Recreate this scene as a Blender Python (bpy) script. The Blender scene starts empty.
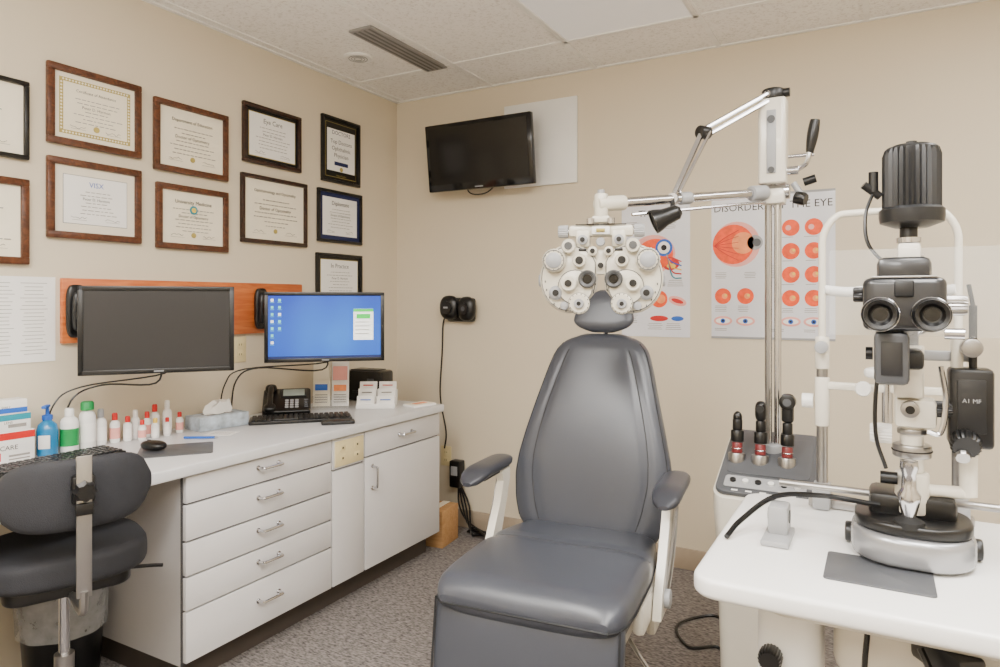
import bpy, bmesh, math, random
from mathutils import Matrix, Vector, Euler
random.seed(4)
SC = bpy.context.scene
COL = SC.collection

# ------------------------------------------------------------------ materials
_m = {}
def s2l(c):
    return tuple(((x/255.0)/12.92 if x/255.0 <= 0.04045 else (((x/255.0)+0.055)/1.055)**2.4) for x in c)
def mat(name, rgb, rough=0.5, metal=0.0, var=0.06, scale=12.0, bump=0.0, bscale=60.0, emit=0.0, trans=0.0, coat=0.0, alpha=1.0):
    if name in _m: return _m[name]
    m = bpy.data.materials.new(name); m.use_nodes = True
    nt = m.node_tree; N = nt.nodes; L = nt.links
    b = N['Principled BSDF']
    c = s2l(rgb)
    tc = N.new('ShaderNodeTexCoord'); nz = N.new('ShaderNodeTexNoise')
    nz.inputs['Scale'].default_value = scale; nz.inputs['Detail'].default_value = 4
    L.new(tc.outputs['Object'], nz.inputs['Vector'])
    r = N.new('ShaderNodeValToRGB')
    r.color_ramp.elements[0].position = 0.3; r.color_ramp.elements[1].position = 0.7
    r.color_ramp.elements[0].color = tuple(x*(1-var) for x in c)+(1,)
    r.color_ramp.elements[1].color = tuple(min(1, x*(1+var)) for x in c)+(1,)
    L.new(nz.outputs['Fac'], r.inputs['Fac']); L.new(r.outputs['Color'], b.inputs['Base Color'])
    b.inputs['Roughness'].default_value = rough; b.inputs['Metallic'].default_value = metal
    if coat: b.inputs['Coat Weight'].default_value = coat
    if trans: b.inputs['Transmission Weight'].default_value = trans
    if alpha < 1: b.inputs['Alpha'].default_value = alpha
    if emit:
        L.new(r.outputs['Color'], b.inputs['Emission Color']); b.inputs['Emission Strength'].default_value = emit
    if bump:
        n2 = N.new('ShaderNodeTexNoise'); n2.inputs['Scale'].default_value = bscale; n2.inputs['Detail'].default_value = 3
        L.new(tc.outputs['Object'], n2.inputs['Vector'])
        bp = N.new('ShaderNodeBump'); bp.inputs['Strength'].default_value = bump; bp.inputs['Distance'].default_value = 0.004
        L.new(n2.outputs['Fac'], bp.inputs['Height']); L.new(bp.outputs['Normal'], b.inputs['Normal'])
    _m[name] = m
    return m

def carpet_mat():
    m = bpy.data.materials.new('carpet_loop'); m.use_nodes = True
    nt = m.node_tree; N = nt.nodes; L = nt.links; b = N['Principled BSDF']
    tc = N.new('ShaderNodeTexCoord'); mp = N.new('ShaderNodeMapping'); mp.inputs['Scale'].default_value = (1, 2.6, 1)
    L.new(tc.outputs['Object'], mp.inputs['Vector'])
    n1 = N.new('ShaderNodeTexNoise'); n1.inputs['Scale'].default_value = 42; n1.inputs['Detail'].default_value = 3
    n2 = N.new('ShaderNodeTexVoronoi'); n2.inputs['Scale'].default_value = 75
    L.new(mp.outputs['Vector'], n1.inputs['Vector']); L.new(mp.outputs['Vector'], n2.inputs['Vector'])
    mx = N.new('ShaderNodeMath'); mx.operation = 'MULTIPLY_ADD'; mx.inputs[1].default_value = 0.45
    L.new(n2.outputs['Distance'], mx.inputs[0]); L.new(n1.outputs['Fac'], mx.inputs[2])
    r = N.new('ShaderNodeValToRGB'); e = r.color_ramp.elements
    e[0].position = 0.45; e[0].color = s2l((60,56,54))+(1,)
    e[1].position = 0.92; e[1].color = s2l((136,129,125))+(1,)
    L.new(mx.outputs[0], r.inputs['Fac']); L.new(r.outputs['Color'], b.inputs['Base Color'])
    b.inputs['Roughness'].default_value = 0.95
    bp = N.new('ShaderNodeBump'); bp.inputs['Strength'].default_value = 0.5; bp.inputs['Distance'].default_value = 0.006
    L.new(mx.outputs[0], bp.inputs['Height']); L.new(bp.outputs['Normal'], b.inputs['Normal'])
    return m
def tile_mat():
    m = bpy.data.materials.new('acoustic_tile'); m.use_nodes = True
    nt = m.node_tree; N = nt.nodes; L = nt.links; b = N['Principled BSDF']
    tc = N.new('ShaderNodeTexCoord')
    n1 = N.new('ShaderNodeTexNoise'); n1.inputs['Scale'].default_value = 70; n1.inputs['Detail'].default_value = 5; n1.inputs['Roughness'].default_value = 0.7
    L.new(tc.outputs['Object'], n1.inputs['Vector'])
    r = N.new('ShaderNodeValToRGB'); e = r.color_ramp.elements
    e[0].position = 0.34; e[0].color = s2l((218,214,208))+(1,)
    e[1].position = 0.50; e[1].color = s2l((246,243,239))+(1,)
    L.new(n1.outputs['Fac'], r.inputs['Fac']); L.new(r.outputs['Color'], b.inputs['Base Color'])
    b.inputs['Roughness'].default_value = 0.95
    bp = N.new('ShaderNodeBump'); bp.inputs['Strength'].default_value = 0.15; bp.inputs['Distance'].default_value = 0.003
    L.new(n1.outputs['Fac'], bp.inputs['Height']); L.new(bp.outputs['Normal'], b.inputs['Normal'])
    return m
def wood_mat(name, a, c2, scale=6, rough=0.4, axis=(1,12,12)):
    m = bpy.data.materials.new(name); m.use_nodes = True
    nt = m.node_tree; N = nt.nodes; L = nt.links; b = N['Principled BSDF']
    tc = N.new('ShaderNodeTexCoord'); mp = N.new('ShaderNodeMapping'); mp.inputs['Scale'].default_value = axis
    L.new(tc.outputs['Object'], mp.inputs['Vector'])
    n1 = N.new('ShaderNodeTexNoise'); n1.inputs['Scale'].default_value = scale; n1.inputs['Detail'].default_value = 6; n1.inputs['Distortion'].default_value = 1.2
    L.new(mp.outputs['Vector'], n1.inputs['Vector'])
    r = N.new('ShaderNodeValToRGB'); e = r.color_ramp.elements
    e[0].position = 0.35; e[0].color = s2l(a)+(1,)
    e[1].position = 0.65; e[1].color = s2l(c2)+(1,)
    L.new(n1.outputs['Fac'], r.inputs['Fac']); L.new(r.outputs['Color'], b.inputs['Base Color'])
    b.inputs['Roughness'].default_value = rough
    return m
def screen_mat():
    m = bpy.data.materials.new('lit_desktop'); m.use_nodes = True
    nt = m.node_tree; N = nt.nodes; L = nt.links; b = N['Principled BSDF']
    tc = N.new('ShaderNodeTexCoord')
    g = N.new('ShaderNodeTexGradient'); g.gradient_type = 'SPHERICAL'
    mp = N.new('ShaderNodeMapping'); mp.inputs['Location'].default_value = (-0.1, 0.15, 0); mp.inputs['Scale'].default_value = (2.6, 3.4, 1)
    L.new(tc.outputs['Object'], mp.inputs['Vector']); L.new(mp.outputs['Vector'], g.inputs['Vector'])
    w = N.new('ShaderNodeTexWave'); w.inputs['Scale'].default_value = 2.0; w.inputs['Distortion'].default_value = 3
    L.new(tc.outputs['Object'], w.inputs['Vector'])
    ad = N.new('ShaderNodeMath'); ad.operation = 'MULTIPLY_ADD'; ad.inputs[1].default_value = 0.12
    L.new(w.outputs['Fac'], ad.inputs[0]); L.new(g.outputs['Fac'], ad.inputs[2])
    r = N.new('ShaderNodeValToRGB'); e = r.color_ramp.elements
    e[0].color = (0.0,0.010,0.55,1); e[1].color = (0.02,0.26,1.0,1)
    L.new(ad.outputs[0], r.inputs['Fac'])
    b.inputs['Base Color'].default_value = (0.0,0.01,0.05,1)
    L.new(r.outputs['Color'], b.inputs['Emission Color']); b.inputs['Emission Strength'].default_value = 1.2
    b.inputs['Roughness'].default_value = 0.45
    return m

WALL = mat('wall_paint', (215,203,180), 0.85, var=0.012, scale=2.5, bump=0.08, bscale=180)
CARPET = carpet_mat(); TILE = tile_mat()
GRID = mat('ceiling_grid_white', (240,238,234), 0.6)
BASEB = mat('vinyl_base', (168,152,132), 0.6)
LAM = mat('counter_laminate', (210,210,211), 0.35, var=0.02, scale=60)
CAB = mat('cabinet_laminate', (208,206,206), 0.45, var=0.015)
CABD = mat('cabinet_gap_dark', (60,58,58), 0.8)
CABS = mat('cabinet_side', (176,173,171), 0.5, var=0.02)
KICK = mat('toe_kick', (66,58,52), 0.7)
CHROME = mat('chrome', (200,200,203), 0.14, 1.0, var=0.02)
STEEL = mat('satin_steel', (160,158,156), 0.30, 0.95, var=0.04)
VINYL = mat('grey_vinyl', (62,65,73), 0.33, var=0.05, scale=4, bump=0.06, bscale=220)
PADV = mat('armrest_vinyl', (50,52,59), 0.33, var=0.05, scale=4, bump=0.06, bscale=220)
SEAM = mat('vinyl_seam', (28,29,32), 0.6)
CREAM = mat('cream_enamel', (219,213,199), 0.28, var=0.02, coat=0.3)
IVORY = mat('phoropter_ivory', (206,200,184), 0.32, var=0.02, coat=0.25)
WHITE = mat('white_plastic', (232,231,228), 0.35, var=0.015)
TABW = mat('white_tabletop', (240,239,236), 0.3, var=0.01, coat=0.2)
LGREY = mat('light_grey_plastic', (152,153,155), 0.38)
RINGG = mat('dial_ring_grey', (74,74,74), 0.4)
BASEG = mat('silver_base_enamel', (160,161,164), 0.26, 0.6)
MGREY = mat('mid_grey_plastic', (76,78,82), 0.42)
DGREY = mat('dark_grey_plastic', (24,25,27), 0.33)
SLBODY = mat('microscope_body_grey', (32,33,36), 0.28, coat=0.2)
BLACK = mat('black_plastic', (10,10,11), 0.34, var=0.1)
BLKG = mat('black_gloss', (7,7,8), 0.12, var=0.1)
SCROFF = mat('screen_off', (34,34,36), 0.32, var=0.05, scale=2)
SCROFF2 = mat('tv_screen_off', (9,9,10), 0.16, var=0.05, scale=2)
RUBBER = mat('rubber', (10,10,10), 0.7)
FAB = mat('task_chair_fabric', (34,35,40), 0.75, var=0.1, scale=60, bump=0.3, bscale=400)
PAPER = mat('paper_white', (242,240,236), 0.7, var=0.01)
CREAMP = mat('paper_cream', (240,231,209), 0.7, var=0.02)
MATB = mat('mat_board', (232,222,202), 0.8, var=0.02)
INK = mat('ink_dark', (36,33,32), 0.8)
INKG = mat('ink_grey', (140,135,130), 0.8)
GOLD = mat('gold_border', (176,158,84), 0.5)
NAVY = mat('navy_matboard', (24,34,78), 0.7)
BLUEP = mat('print_blue', (25,90,185), 0.5)
REDP = mat('print_red', (200,24,20), 0.5)
GREENP = mat('print_green', (10,140,70), 0.45)
TEALP = mat('print_teal', (10,140,160), 0.45)
ORANGE = mat('print_orange', (240,78,12), 0.5, var=0.15, scale=40)
ORANGE2 = mat('print_orange_light', (244,145,85), 0.5, var=0.12, scale=40)
PINKP = mat('print_pink', (236,165,155), 0.5)
YELP = mat('print_yellow', (236,200,80), 0.5)
POSTER = mat('poster_paper', (222,223,230), 0.25, var=0.015, coat=0.3)
BEIGEPL = mat('beige_plate', (222,206,158), 0.4)
GEL = mat('sanitizer_gel', (30,140,200), 0.15, trans=0.3)
CARD = wood_mat('cardboard', (164,122,76), (182,140,92), 3, 0.85)
FRW = wood_mat('walnut_frame', (66,35,20), (102,60,36), 9, 0.3, (4,4,4))
FRD = wood_mat('dark_frame', (34,19,13), (60,35,24), 9, 0.3, (4,4,4))
FRB = mat('black_frame', (12,11,11), 0.3)
RAIL = wood_mat('orange_wood_rail', (180,88,38), (205,116,58), 5, 0.4, (1,8,1))
DIFF = mat('troffer_diffuser_dim', (225,222,218), 0.4, var=0.03, scale=3, emit=0.28)
DIFFON = mat('troffer_diffuser_on', (255,252,246), 0.5, var=0.0, emit=6.0)
VENT = mat('vent_grey', (140,138,136), 0.5)
VENTD = mat('vent_slot', (96,94,92), 0.6)
SCRON = screen_mat()
SWHITE = mat('screen_window_white', (245,250,245), 0.4, emit=0.9)
SGREEN = mat('screen_window_green', (40,190,70), 0.4, emit=0.9)
SICON = mat('screen_icons', (110,205,190), 0.4, emit=0.8)
SBAR = mat('screen_taskbar', (16,36,90), 0.4, emit=0.5)
PHSCR = mat('phone_display', (150,164,160), 0.25)
BAGM = mat('clear_bag', (225,225,225), 0.25, alpha=0.35, var=0.15, scale=30, bump=1.0, bscale=25)
ACRY = mat('clear_acrylic', (235,238,238), 0.06, alpha=0.08)
REDBAND = mat('handle_red_band', (112,40,42), 0.4)

# ------------------------------------------------------------------ builder
FRAME_LEFT = Matrix(((0,0,1,0),(1,0,0,0),(0,1,0,0),(0,0,0,1)))   # x->+Y, y->+Z, z->+X
FRAME_BACK = Matrix(((1,0,0,0),(0,0,-1,0),(0,1,0,0),(0,0,0,1)))  # x->+X, y->+Z, z->-Y
def at(x, y, z, rz=0, rx=0, ry=0):
    return Matrix.Translation((x,y,z)) @ Euler((rx,ry,rz)).to_matrix().to_4x4()

class B:
    def __init__(s, name, M=None):
        s.name = name; s.M = M or Matrix.Identity(4); s.V = []; s.F = []; s.mi = []; s.mats = []; s.T = Matrix.Identity(4)
    def m(s, m):
        if m not in s.mats: s.mats.append(m)
        return s.mats.index(m)
    def add(s, vs, fs, m):
        o = len(s.V); k = s.m(m)
        s.V += [tuple(s.T @ Vector(v)) for v in vs]
        for f in fs:
            s.F.append([i+o for i in f]); s.mi.append(k)
    def frombm(s, bm, m, X):
        bm.verts.ensure_lookup_table(); bm.verts.index_update()
        s.add([X @ v.co for v in bm.verts], [[v.index for v in f.verts] for f in bm.faces], m); bm.free()
    def box(s, c, d, m, bev=0.0, rot=(0,0,0), seg=2):
        bm = bmesh.new(); bmesh.ops.create_cube(bm, size=1)
        bmesh.ops.scale(bm, vec=d, verts=bm.verts)
        if bev: bmesh.ops.bevel(bm, geom=bm.edges[:], offset=min(bev, min(d)*0.49), segments=seg, profile=0.5, affect='EDGES')
        s.frombm(bm, m, Matrix.Translation(c) @ Euler(rot).to_matrix().to_4x4())
    def b2(s, lo, hi, m, bev=0.0, seg=2):
        s.box([(a+b)/2 for a,b in zip(lo,hi)], [abs(b-a) for a,b in zip(lo,hi)], m, bev, seg=seg)
    def slab(s, pts, z0, z1, m, bev=0.0):
        n = len(pts)
        bm = bmesh.new()
        vs = [bm.verts.new((p[0],p[1],z0)) for p in pts]; f = bm.faces.new(vs)
        r = bmesh.ops.extrude_face_region(bm, geom=[f])
        bmesh.ops.translate(bm, vec=(0,0,z1-z0), verts=[v for v in r['geom'] if isinstance(v, bmesh.types.BMVert)])
        bmesh.ops.recalc_face_normals(bm, faces=bm.faces)
        if bev:
            ed = [e for e in bm.edges if abs(e.verts[0].co.z-e.verts[1].co.z) < 1e-6]
            bmesh.ops.bevel(bm, geom=ed, offset=bev, segments=3, profile=0.5, affect='EDGES')
        s.frombm(bm, m, Matrix.Identity(4))
    def loft(s, rings, m, cap=True, closed=True):
        n = len(rings[0]); vs = [p for r in rings for p in r]; fs = []
        for i in range(len(rings)-1):
            for j in range(n if closed else n-1):
                a = i*n+j; b = i*n+(j+1) % n
                fs.append([a, b, b+n, a+n])
        if cap:
            fs.append(list(range(n))[::-1]); fs.append([(len(rings)-1)*n+j for j in range(n)])
        s.add(vs, fs, m)
    def lathe(s, prof, m, p=(0,0,0), d=(0,0,1), n=28):
        d = Vector(d).normalized(); q = d.to_track_quat('Z','Y').to_matrix()
        rings = []
        for r, z in prof:
            rings.append([Vector(p) + q @ Vector((max(r,1e-4)*math.cos(2*math.pi*j/n), max(r,1e-4)*math.sin(2*math.pi*j/n), z)) for j in range(n)])
        s.loft(rings, m)
    def cyl(s, p0, p1, r, m, r1=None, n=24, bev=0.0):
        p0 = Vector(p0); p1 = Vector(p1); L = (p1-p0).length; r1 = r if r1 is None else r1
        if bev: prof = [(r-bev,0),(r-bev*0.3,bev*0.3),(r,bev),(r1,L-bev),(r1-bev*0.3,L-bev*0.3),(r1-bev,L)]
        else: prof = [(r,0),(r1,L)]
        s.lathe(prof, m, p0, p1-p0, n)
    def knob(s, p0, p1, r, m, n=40, k=0.08):
        p0 = Vector(p0); p1 = Vector(p1); d = p1-p0; q = d.to_track_quat('Z','Y').to_matrix(); L = d.length
        rings = []
        for z, sc in ((0,0.96),(L*0.12,1),(L*0.82,1),(L,0.86)):
            rings.append([p0 + q @ Vector((r*sc*(1-(k if j%2 else 0))*math.cos(2*math.pi*j/n), r*sc*(1-(k if j%2 else 0))*math.sin(2*math.pi*j/n), z)) for j in range(n)])
        s.loft(rings, m)
    def ring(s, c, R, r, m, axis='y', n=28):
        P = []
        for q in range(n+1):
            a = 2*math.pi*q/n
            P.append((c[0]+R*math.cos(a), c[1], c[2]+R*math.sin(a)) if axis == 'y' else (c[0]+R*math.cos(a), c[1]+R*math.sin(a), c[2]))
        s.tube(P, r, m, 6, False)
    def tube(s, pts, r, m, n=10, smooth=True, sub=6):
        P = [Vector(p) for p in pts]
        if smooth and len(P) > 2:
            Q = []
            E = [P[0]*2-P[1]] + P + [P[-1]*2-P[-2]]
            for i in range(1, len(E)-2):
                for k in range(sub):
                    t = k/sub; a,b,c,d = E[i-1],E[i],E[i+1],E[i+2]
                    Q.append(0.5*((2*b)+(c-a)*t+(2*a-5*b+4*c-d)*t*t+(3*b-a-3*c+d)*t**3))
            Q.append(P[-1]); P = Q
        up = None; rings = []
        for i, p in enumerate(P):
            t = (P[min(i+1,len(P)-1)]-P[max(i-1,0)]).normalized()
            if up is None:
                up = t.orthogonal().normalized()
            else:
                up = (up - t*up.dot(t))
                up = up.normalized() if up.length > 1e-5 else t.orthogonal().normalized()
            w = t.cross(up); rr = r(i/(len(P)-1)) if callable(r) else r
            rings.append([p + up*rr*math.cos(2*math.pi*j/n) + w*rr*math.sin(2*math.pi*j/n) for j in range(n)])
        s.loft(rings, m)
    def ell(s, c, h, m, e1=1.0, e2=1.0, rot=(0,0,0), nu=28, nv=16):
        X = Matrix.Translation(c) @ Euler(rot).to_matrix().to_4x4()
        f = lambda w, e: math.copysign(abs(w)**e, w)
        rings = []
        for i in range(nv+1):
            a = -math.pi/2 + math.pi*i/nv; a = max(min(a, math.pi/2-0.01), -math.pi/2+0.01)
            rings.append([X @ Vector((h[0]*f(math.cos(a),e1)*f(math.cos(2*math.pi*j/nu),e2), h[1]*f(math.cos(a),e1)*f(math.sin(2*math.pi*j/nu),e2), h[2]*f(math.sin(a),e1))) for j in range(nu)])
        s.loft(rings, m)
    def text(s, body, x, y, z, size, m, align='CENTER', X=None):
        cu = bpy.data.curves.new('t','FONT'); cu.body = body; cu.size = size; cu.align_x = align; cu.align_y = 'CENTER'; cu.resolution_u = 2
        ob = bpy.data.objects.new('t', cu); COL.objects.link(ob)
        dg = bpy.context.evaluated_depsgraph_get(); me = bpy.data.meshes.new_from_object(ob.evaluated_get(dg))
        X = X or Matrix.Identity(4)
        s.add([X @ (v.co + Vector((x,y,z))) for v in me.vertices], [list(p.vertices) for p in me.polygons], m)
        bpy.data.objects.remove(ob); bpy.data.curves.remove(cu); bpy.data.meshes.remove(me)
    def done(s, ang=38):
        me = bpy.data.meshes.new(s.name); me.from_pydata(s.V, [], s.F)
        for m in s.mats: me.materials.append(m)
        me.polygons.foreach_set('material_index', s.mi)
        me.validate()
        bm = bmesh.new(); bm.from_mesh(me)
        bmesh.ops.recalc_face_normals(bm, faces=bm.faces); bm.to_mesh(me); bm.free()
        for p in me.polygons: p.use_smooth = True
        me.set_sharp_from_angle(angle=math.radians(ang))
        ob = bpy.data.objects.new(s.name, me); ob.matrix_world = s.M; COL.objects.link(ob)
        return ob

def rrect(x0, y0, x1, y1, r, n=6):
    pts = []
    for cx, cy, a0 in ((x1-r,y1-r,0),(x0+r,y1-r,90),(x0+r,y0+r,180),(x1-r,y0+r,270)):
        for i in range(n+1):
            a = math.radians(a0+90*i/n); pts.append((cx+r*math.cos(a), cy+r*math.sin(a)))
    return pts

# ------------------------------------------------------------------ room
XL, YB, CH = -2.55, 3.30, 2.48
XR, YF = 1.9, -1.9
def plain(name, lo, hi, m):
    b = B(name); b.b2(lo, hi, m); return b.done()
plain('floor', (XL-0.1,YF-0.1,-0.1), (XR+0.1,YB+0.1,0), CARPET)
plain('ceiling', (XL-0.1,YF-0.1,CH), (XR+0.1,YB+0.1,CH+0.1), TILE)
plain('wall_left', (XL-0.1,YF-0.1,0), (XL,YB+0.1,CH), WALL)
plain('wall_back', (XL,YB,0), (XR+0.1,YB+0.1,CH), WALL)
plain('wall_right', (XR,YF,0), (XR+0.1,YB,CH), WALL)
plain('wall_front', (XL,YF-0.1,0), (XR+0.1,YF,CH), WALL)
b = B('baseboard_back'); b.b2((XL+0.001,YB-0.012,0), (XR,YB,0.10), BASEB, 0.003); b.done()
b = B('baseboard_left'); b.b2((XL,2.91,0), (XL+0.012,YB-0.013,0.10), BASEB, 0.003); b.done()
b = B('baseboard_right'); b.b2((XR-0.012,YF,0), (XR,YB-0.013,0.10), BASEB, 0.003); b.done()
b = B('trim_1')
x = -1.27-0.61*2
while x < XR:
    b.b2((x-0.011,YF,CH-0.005), (x+0.011,YB,CH), GRID); x += 0.61
y = 2.89
while y > YF:
    b.b2((XL,y-0.011,CH-0.0045), (XR,y+0.011,CH), GRID); y -= 1.22
b.b2((XL,YF,CH-0.006),(XL+0.02,YB,CH),GRID); b.b2((XL,YB-0.02,CH-0.006),(XR,YB,CH),GRID)
b.done()

LC = (1.0,0.972,0.935)
def troffer(cx, cy, on, power=0):
    b = B('ceiling_light_panel', at(cx,cy,CH))
    for sx in (-1,1): b.box((sx*0.293,0,-0.006),(0.024,1.22,0.012), GRID, 0.003)
    for sy in (-1,1): b.box((0,sy*0.598,-0.006),(0.61,0.024,0.012), GRID, 0.003)
    b.box((0,0,-0.004),(0.57,1.18,0.006), DIFFON if on else DIFF)
    b.done()
    if on:
        l = bpy.data.lights.new('troffer_lamp','AREA'); l.shape = 'RECTANGLE'; l.size = 0.55; l.size_y = 1.15; l.energy = power; l.color = LC
        o = bpy.data.objects.new('troffer_lamp', l); o.location = (cx,cy,CH-0.02); COL.objects.link(o)
troffer(-0.965, 2.28, False)
troffer(-0.965, 0.10, True, 54)
troffer(0.255, 0.70, True, 52)
troffer(0.865, 1.90, True, 22)
troffer(-0.355, -1.1, True, 42)
def fill_uplight(x,y,power):  # invented out-of-view fill on a stand, added to brighten the ceiling by bounce
    b = B('added_fill_uplight', at(x,y,0))
    b.lathe([(0.14,0),(0.15,0.008),(0.14,0.02),(0.03,0.03),(0.012,0.05),(0.012,1.70),(0.03,1.72),(0.10,1.76),(0.17,1.82),(0.175,1.825),(0.165,1.825),(0.09,1.77),(0.001,1.76)],STEEL,n=36)
    b.done()
    l = bpy.data.lights.new('added_fill_light','AREA'); l.shape='DISK'; l.size=0.28; l.energy=power; l.color=LC
    o = bpy.data.objects.new('added_fill_light', l); o.location=(x,y,1.83); o.rotation_euler=(math.pi,0,0); COL.objects.link(o)
fill_uplight(1.0,-0.5,62)
fill_uplight(-1.5,-0.6,62)

b = B('ceiling_air_vent', at(-1.985,2.605,CH))
b.box((0,0,-0.006),(0.125,0.60,0.012), VENT, 0.003)
for i in range(4): b.box((-0.042+i*0.028,0,-0.0125),(0.010,0.57,0.002), VENTD)
b.done()
b = B('ceiling_speaker', at(-2.234,2.585,CH))
b.lathe([(0.07,0),(0.07,-0.006),(0.062,-0.011),(0.055,-0.009),(0.001,-0.010)], GRID)
for r in (0.045,0.032,0.019):
    b.tube([(r*math.cos(a*math.pi/12), r*math.sin(a*math.pi/12), -0.0105) for a in range(25)], 0.0016, VENT, 6, False)
b.done()

# ------------------------------------------------------------------ certificates on left wall
def cert(y0, y1, z0, z1, fm, style, title, lines=None):
    w, h = y1-y0, z1-z0
    M = Matrix.Translation((XL+0.001, (y0+y1)/2, (z0+z1)/2)) @ FRAME_LEFT
    b = B('framed_certificate', M)
    fw = 0.025 if fm is FRW else 0.020
    if fm is FRB: fw = 0.016
    b.box((0,0,0.004),(w-0.01,h-0.01,0.006), FRB)
    for s_ in (-1,1):
        b.box((0,s_*(h/2-fw/2),0.010),(w,fw,0.020), fm, 0.004)
        b.box((s_*(w/2-fw/2),0,0.010),(fw,h-2*fw+0.004,0.0195), fm, 0.004)
    iw, ih = w-2*fw, h-2*fw
    g = 0.0075
    if style == 'border':
        b.box((0,0,g),(iw,ih,0.001), CREAMP); b.box((0,0,g+0.001),(iw-0.035,ih-0.035,0.001), GOLD); b.box((0,0,g+0.002),(iw-0.062,ih-0.062,0.001), CREAMP)
        for i in range(22):
            for sy in (-1,1): b.box(((i-10.5)*(iw-0.05)/22, sy*(ih/2-0.024), g+0.0018),(0.006,0.006,0.001),CREAMP,0,(0,0,0.785))
        for i in range(15):
            for sx in (-1,1): b.box((sx*(iw/2-0.024),(i-7)*(ih-0.06)/15, g+0.0018),(0.006,0.006,0.001),CREAMP,0,(0,0,0.785))
        pw, ph = iw-0.08, ih-0.07
    elif style == 'navy':
        b.box((0,0,g),(iw,ih,0.001), NAVY); b.box((0,0,g+0.001),(iw-0.045,ih-0.045,0.001), PAPER); pw, ph = iw-0.07, ih-0.06
    elif style == 'blackmat':
        b.box((0,0,g),(iw,ih,0.001), FRB); b.box((0,0,g+0.001),(iw-0.03,ih-0.03,0.001), GOLD); b.box((0,0,g+0.0016),(iw-0.036,ih-0.036,0.001), PAPER); pw, ph = iw-0.06, ih-0.05
    elif style == 'plaque':
        b.box((0,0,g),(iw,ih,0.001), FRB); b.box((0,0.0,g+0.001),(iw-0.03,ih-0.03,0.001), GOLD); b.box((0,0.0,g+0.0016),(iw-0.034,ih-0.034,0.001), FRB); b.box((0,0.0,g+0.0022),(iw-0.05,ih*0.70,0.001), PAPER)
        b.text('DOCTORS', 0, ih*0.29, g+0.0034, 0.030, NAVY)
        for k,tx in enumerate(('Top Doctors','Ophthalmic','Physician')): b.text(tx, 0, 0.045-k*0.036, g+0.0034, 0.031, INK)
        b.box((0,-ih*0.22,g+0.0032),(iw*0.4,0.02,0.0006),NAVY); b.cyl((0,-ih*0.31,g+0.003),(0,-ih*0.31,g+0.0045),0.012,GOLD,n=20)
        b.text('Best in Practice', 0, -ih*0.42, g+0.0034, 0.012, GOLD)
        b.done(); return
    elif style == 'matted':
        b.box((0,0,g),(iw,ih,0.001), MATB); b.box((0,0,g+0.001),(iw-0.06,ih-0.06,0.001), INKG); b.box((0,0,g+0.0015),(iw-0.064,ih-0.064,0.001), PAPER); pw, ph = iw-0.09, ih-0.08
    else:
        b.box((0,0,g),(iw,ih,0.001), CREAMP); pw, ph = iw-0.04, ih-0.04
    t = g+0.0032
    sz = min(ph*0.17, pw*1.65/max(len(title),1))
    b.text(title, 0, ph*0.37, t, sz, BLUEP if title == 'VISX' else INK)
    for i in range(7):
        yy = ph*0.20 - i*ph*0.085
        ww = pw*random.uniform(0.35,0.8)
        if i == 2:
            b.text(random.choice(['Doctor of Optometry','Peter D. Harmon']), 0, yy, t, ph*0.09, INK)
        else:
            k = -ww/2
            while k < ww/2:
                l = random.uniform(0.008,0.022); b.box((k+l/2,yy,t),(l,ph*0.014,0.0006), INKG); k += l+0.005
    for sx in (-1,1):
        b.tube([(sx*pw*0.3+q*0.008-0.03, -ph*0.42+random.uniform(-1,1)*0.005, t) for q in range(8)], 0.0006, INK, 5)
        b.box((sx*pw*0.3,-ph*0.465,t),(pw*0.25,0.001,0.0006), INKG)
    if style in ('plain','matted','border') and title != 'VISX':
        b.cyl((0,-ph*0.40,t-0.001),(0,-ph*0.40,t+0.001),0.011, GOLD, n=20)
    if title == 'University Medicine':
        b.cyl((0,ph*0.20,t-0.001),(0,ph*0.20,t+0.0012),0.018, TEALP, n=24); b.cyl((0,ph*0.20,t),(0,ph*0.20,t+0.0018),0.011, YELP, n=24)
    b.done()
cert(0.90,1.2547,1.7655,2.032, FRB,'plain','Diploma')
cert(0.90,1.2547,1.410,1.70, FRW,'plain','College')
cert(1.312,1.659,1.843,2.128, FRW,'border','Certificate of Attendance')
cert(1.312,1.659,1.510,1.797, FRW,'matted','VISX')
cert(1.714,2.068,1.815,2.107, FRW,'plain','Department of Education')
cert(1.724,2.068,1.500,1.767, FRW,'plain','University Medicine')
cert(2.150,2.506,1.925,2.202, FRD,'blackmat','Eye Care')
cert(2.140,2.547,1.555,1.874, FRD,'plain','Ophthalmology and Optometry')
cert(2.6535,2.95,1.914,2.264, FRB,'plaque','DOCTORS')
cert(2.6245,2.9665,1.595,1.874, FRB,'navy','Diplomate')
cert(2.615,2.9665,1.262,1.537, FRB,'blackmat','In Practice')

b = B('posted_paper_list', Matrix.Translation((XL+0.0005,1.175,1.223)) @ FRAME_LEFT)
b.box((0,0,0.002),(0.34,0.295,0.002), PAPER)
for i in range(20):
    for c in range(3): b.box((-0.11+c*0.105,0.125-i*0.0128,0.0033),(random.uniform(0.05,0.09),0.0016,0.0004), INKG)
b.done()
b = B('wood_mounting_rail', Matrix.Translation((XL+0.001,1.935,1.2515)) @ FRAME_LEFT)
b.box((0,0,0.009),(1.15,0.233,0.018), RAIL, 0.003); b.done()
def plate(name, M, kind='outlet'):
    b = B(name, M)
    b.box((0,0,0.003),(0.07,0.115,0.006), BEIGEPL, 0.003)
    for sy in (-1,1):
        b.box((0,sy*0.02,0.0065),(0.032,0.028,0.003), BEIGEPL, 0.001)
        b.box((-0.006,sy*0.022,0.0082),(0.002,0.009,0.001), INK); b.box((0.006,sy*0.022,0.0082),(0.002,0.009,0.001), INK)
    b.done()
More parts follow.
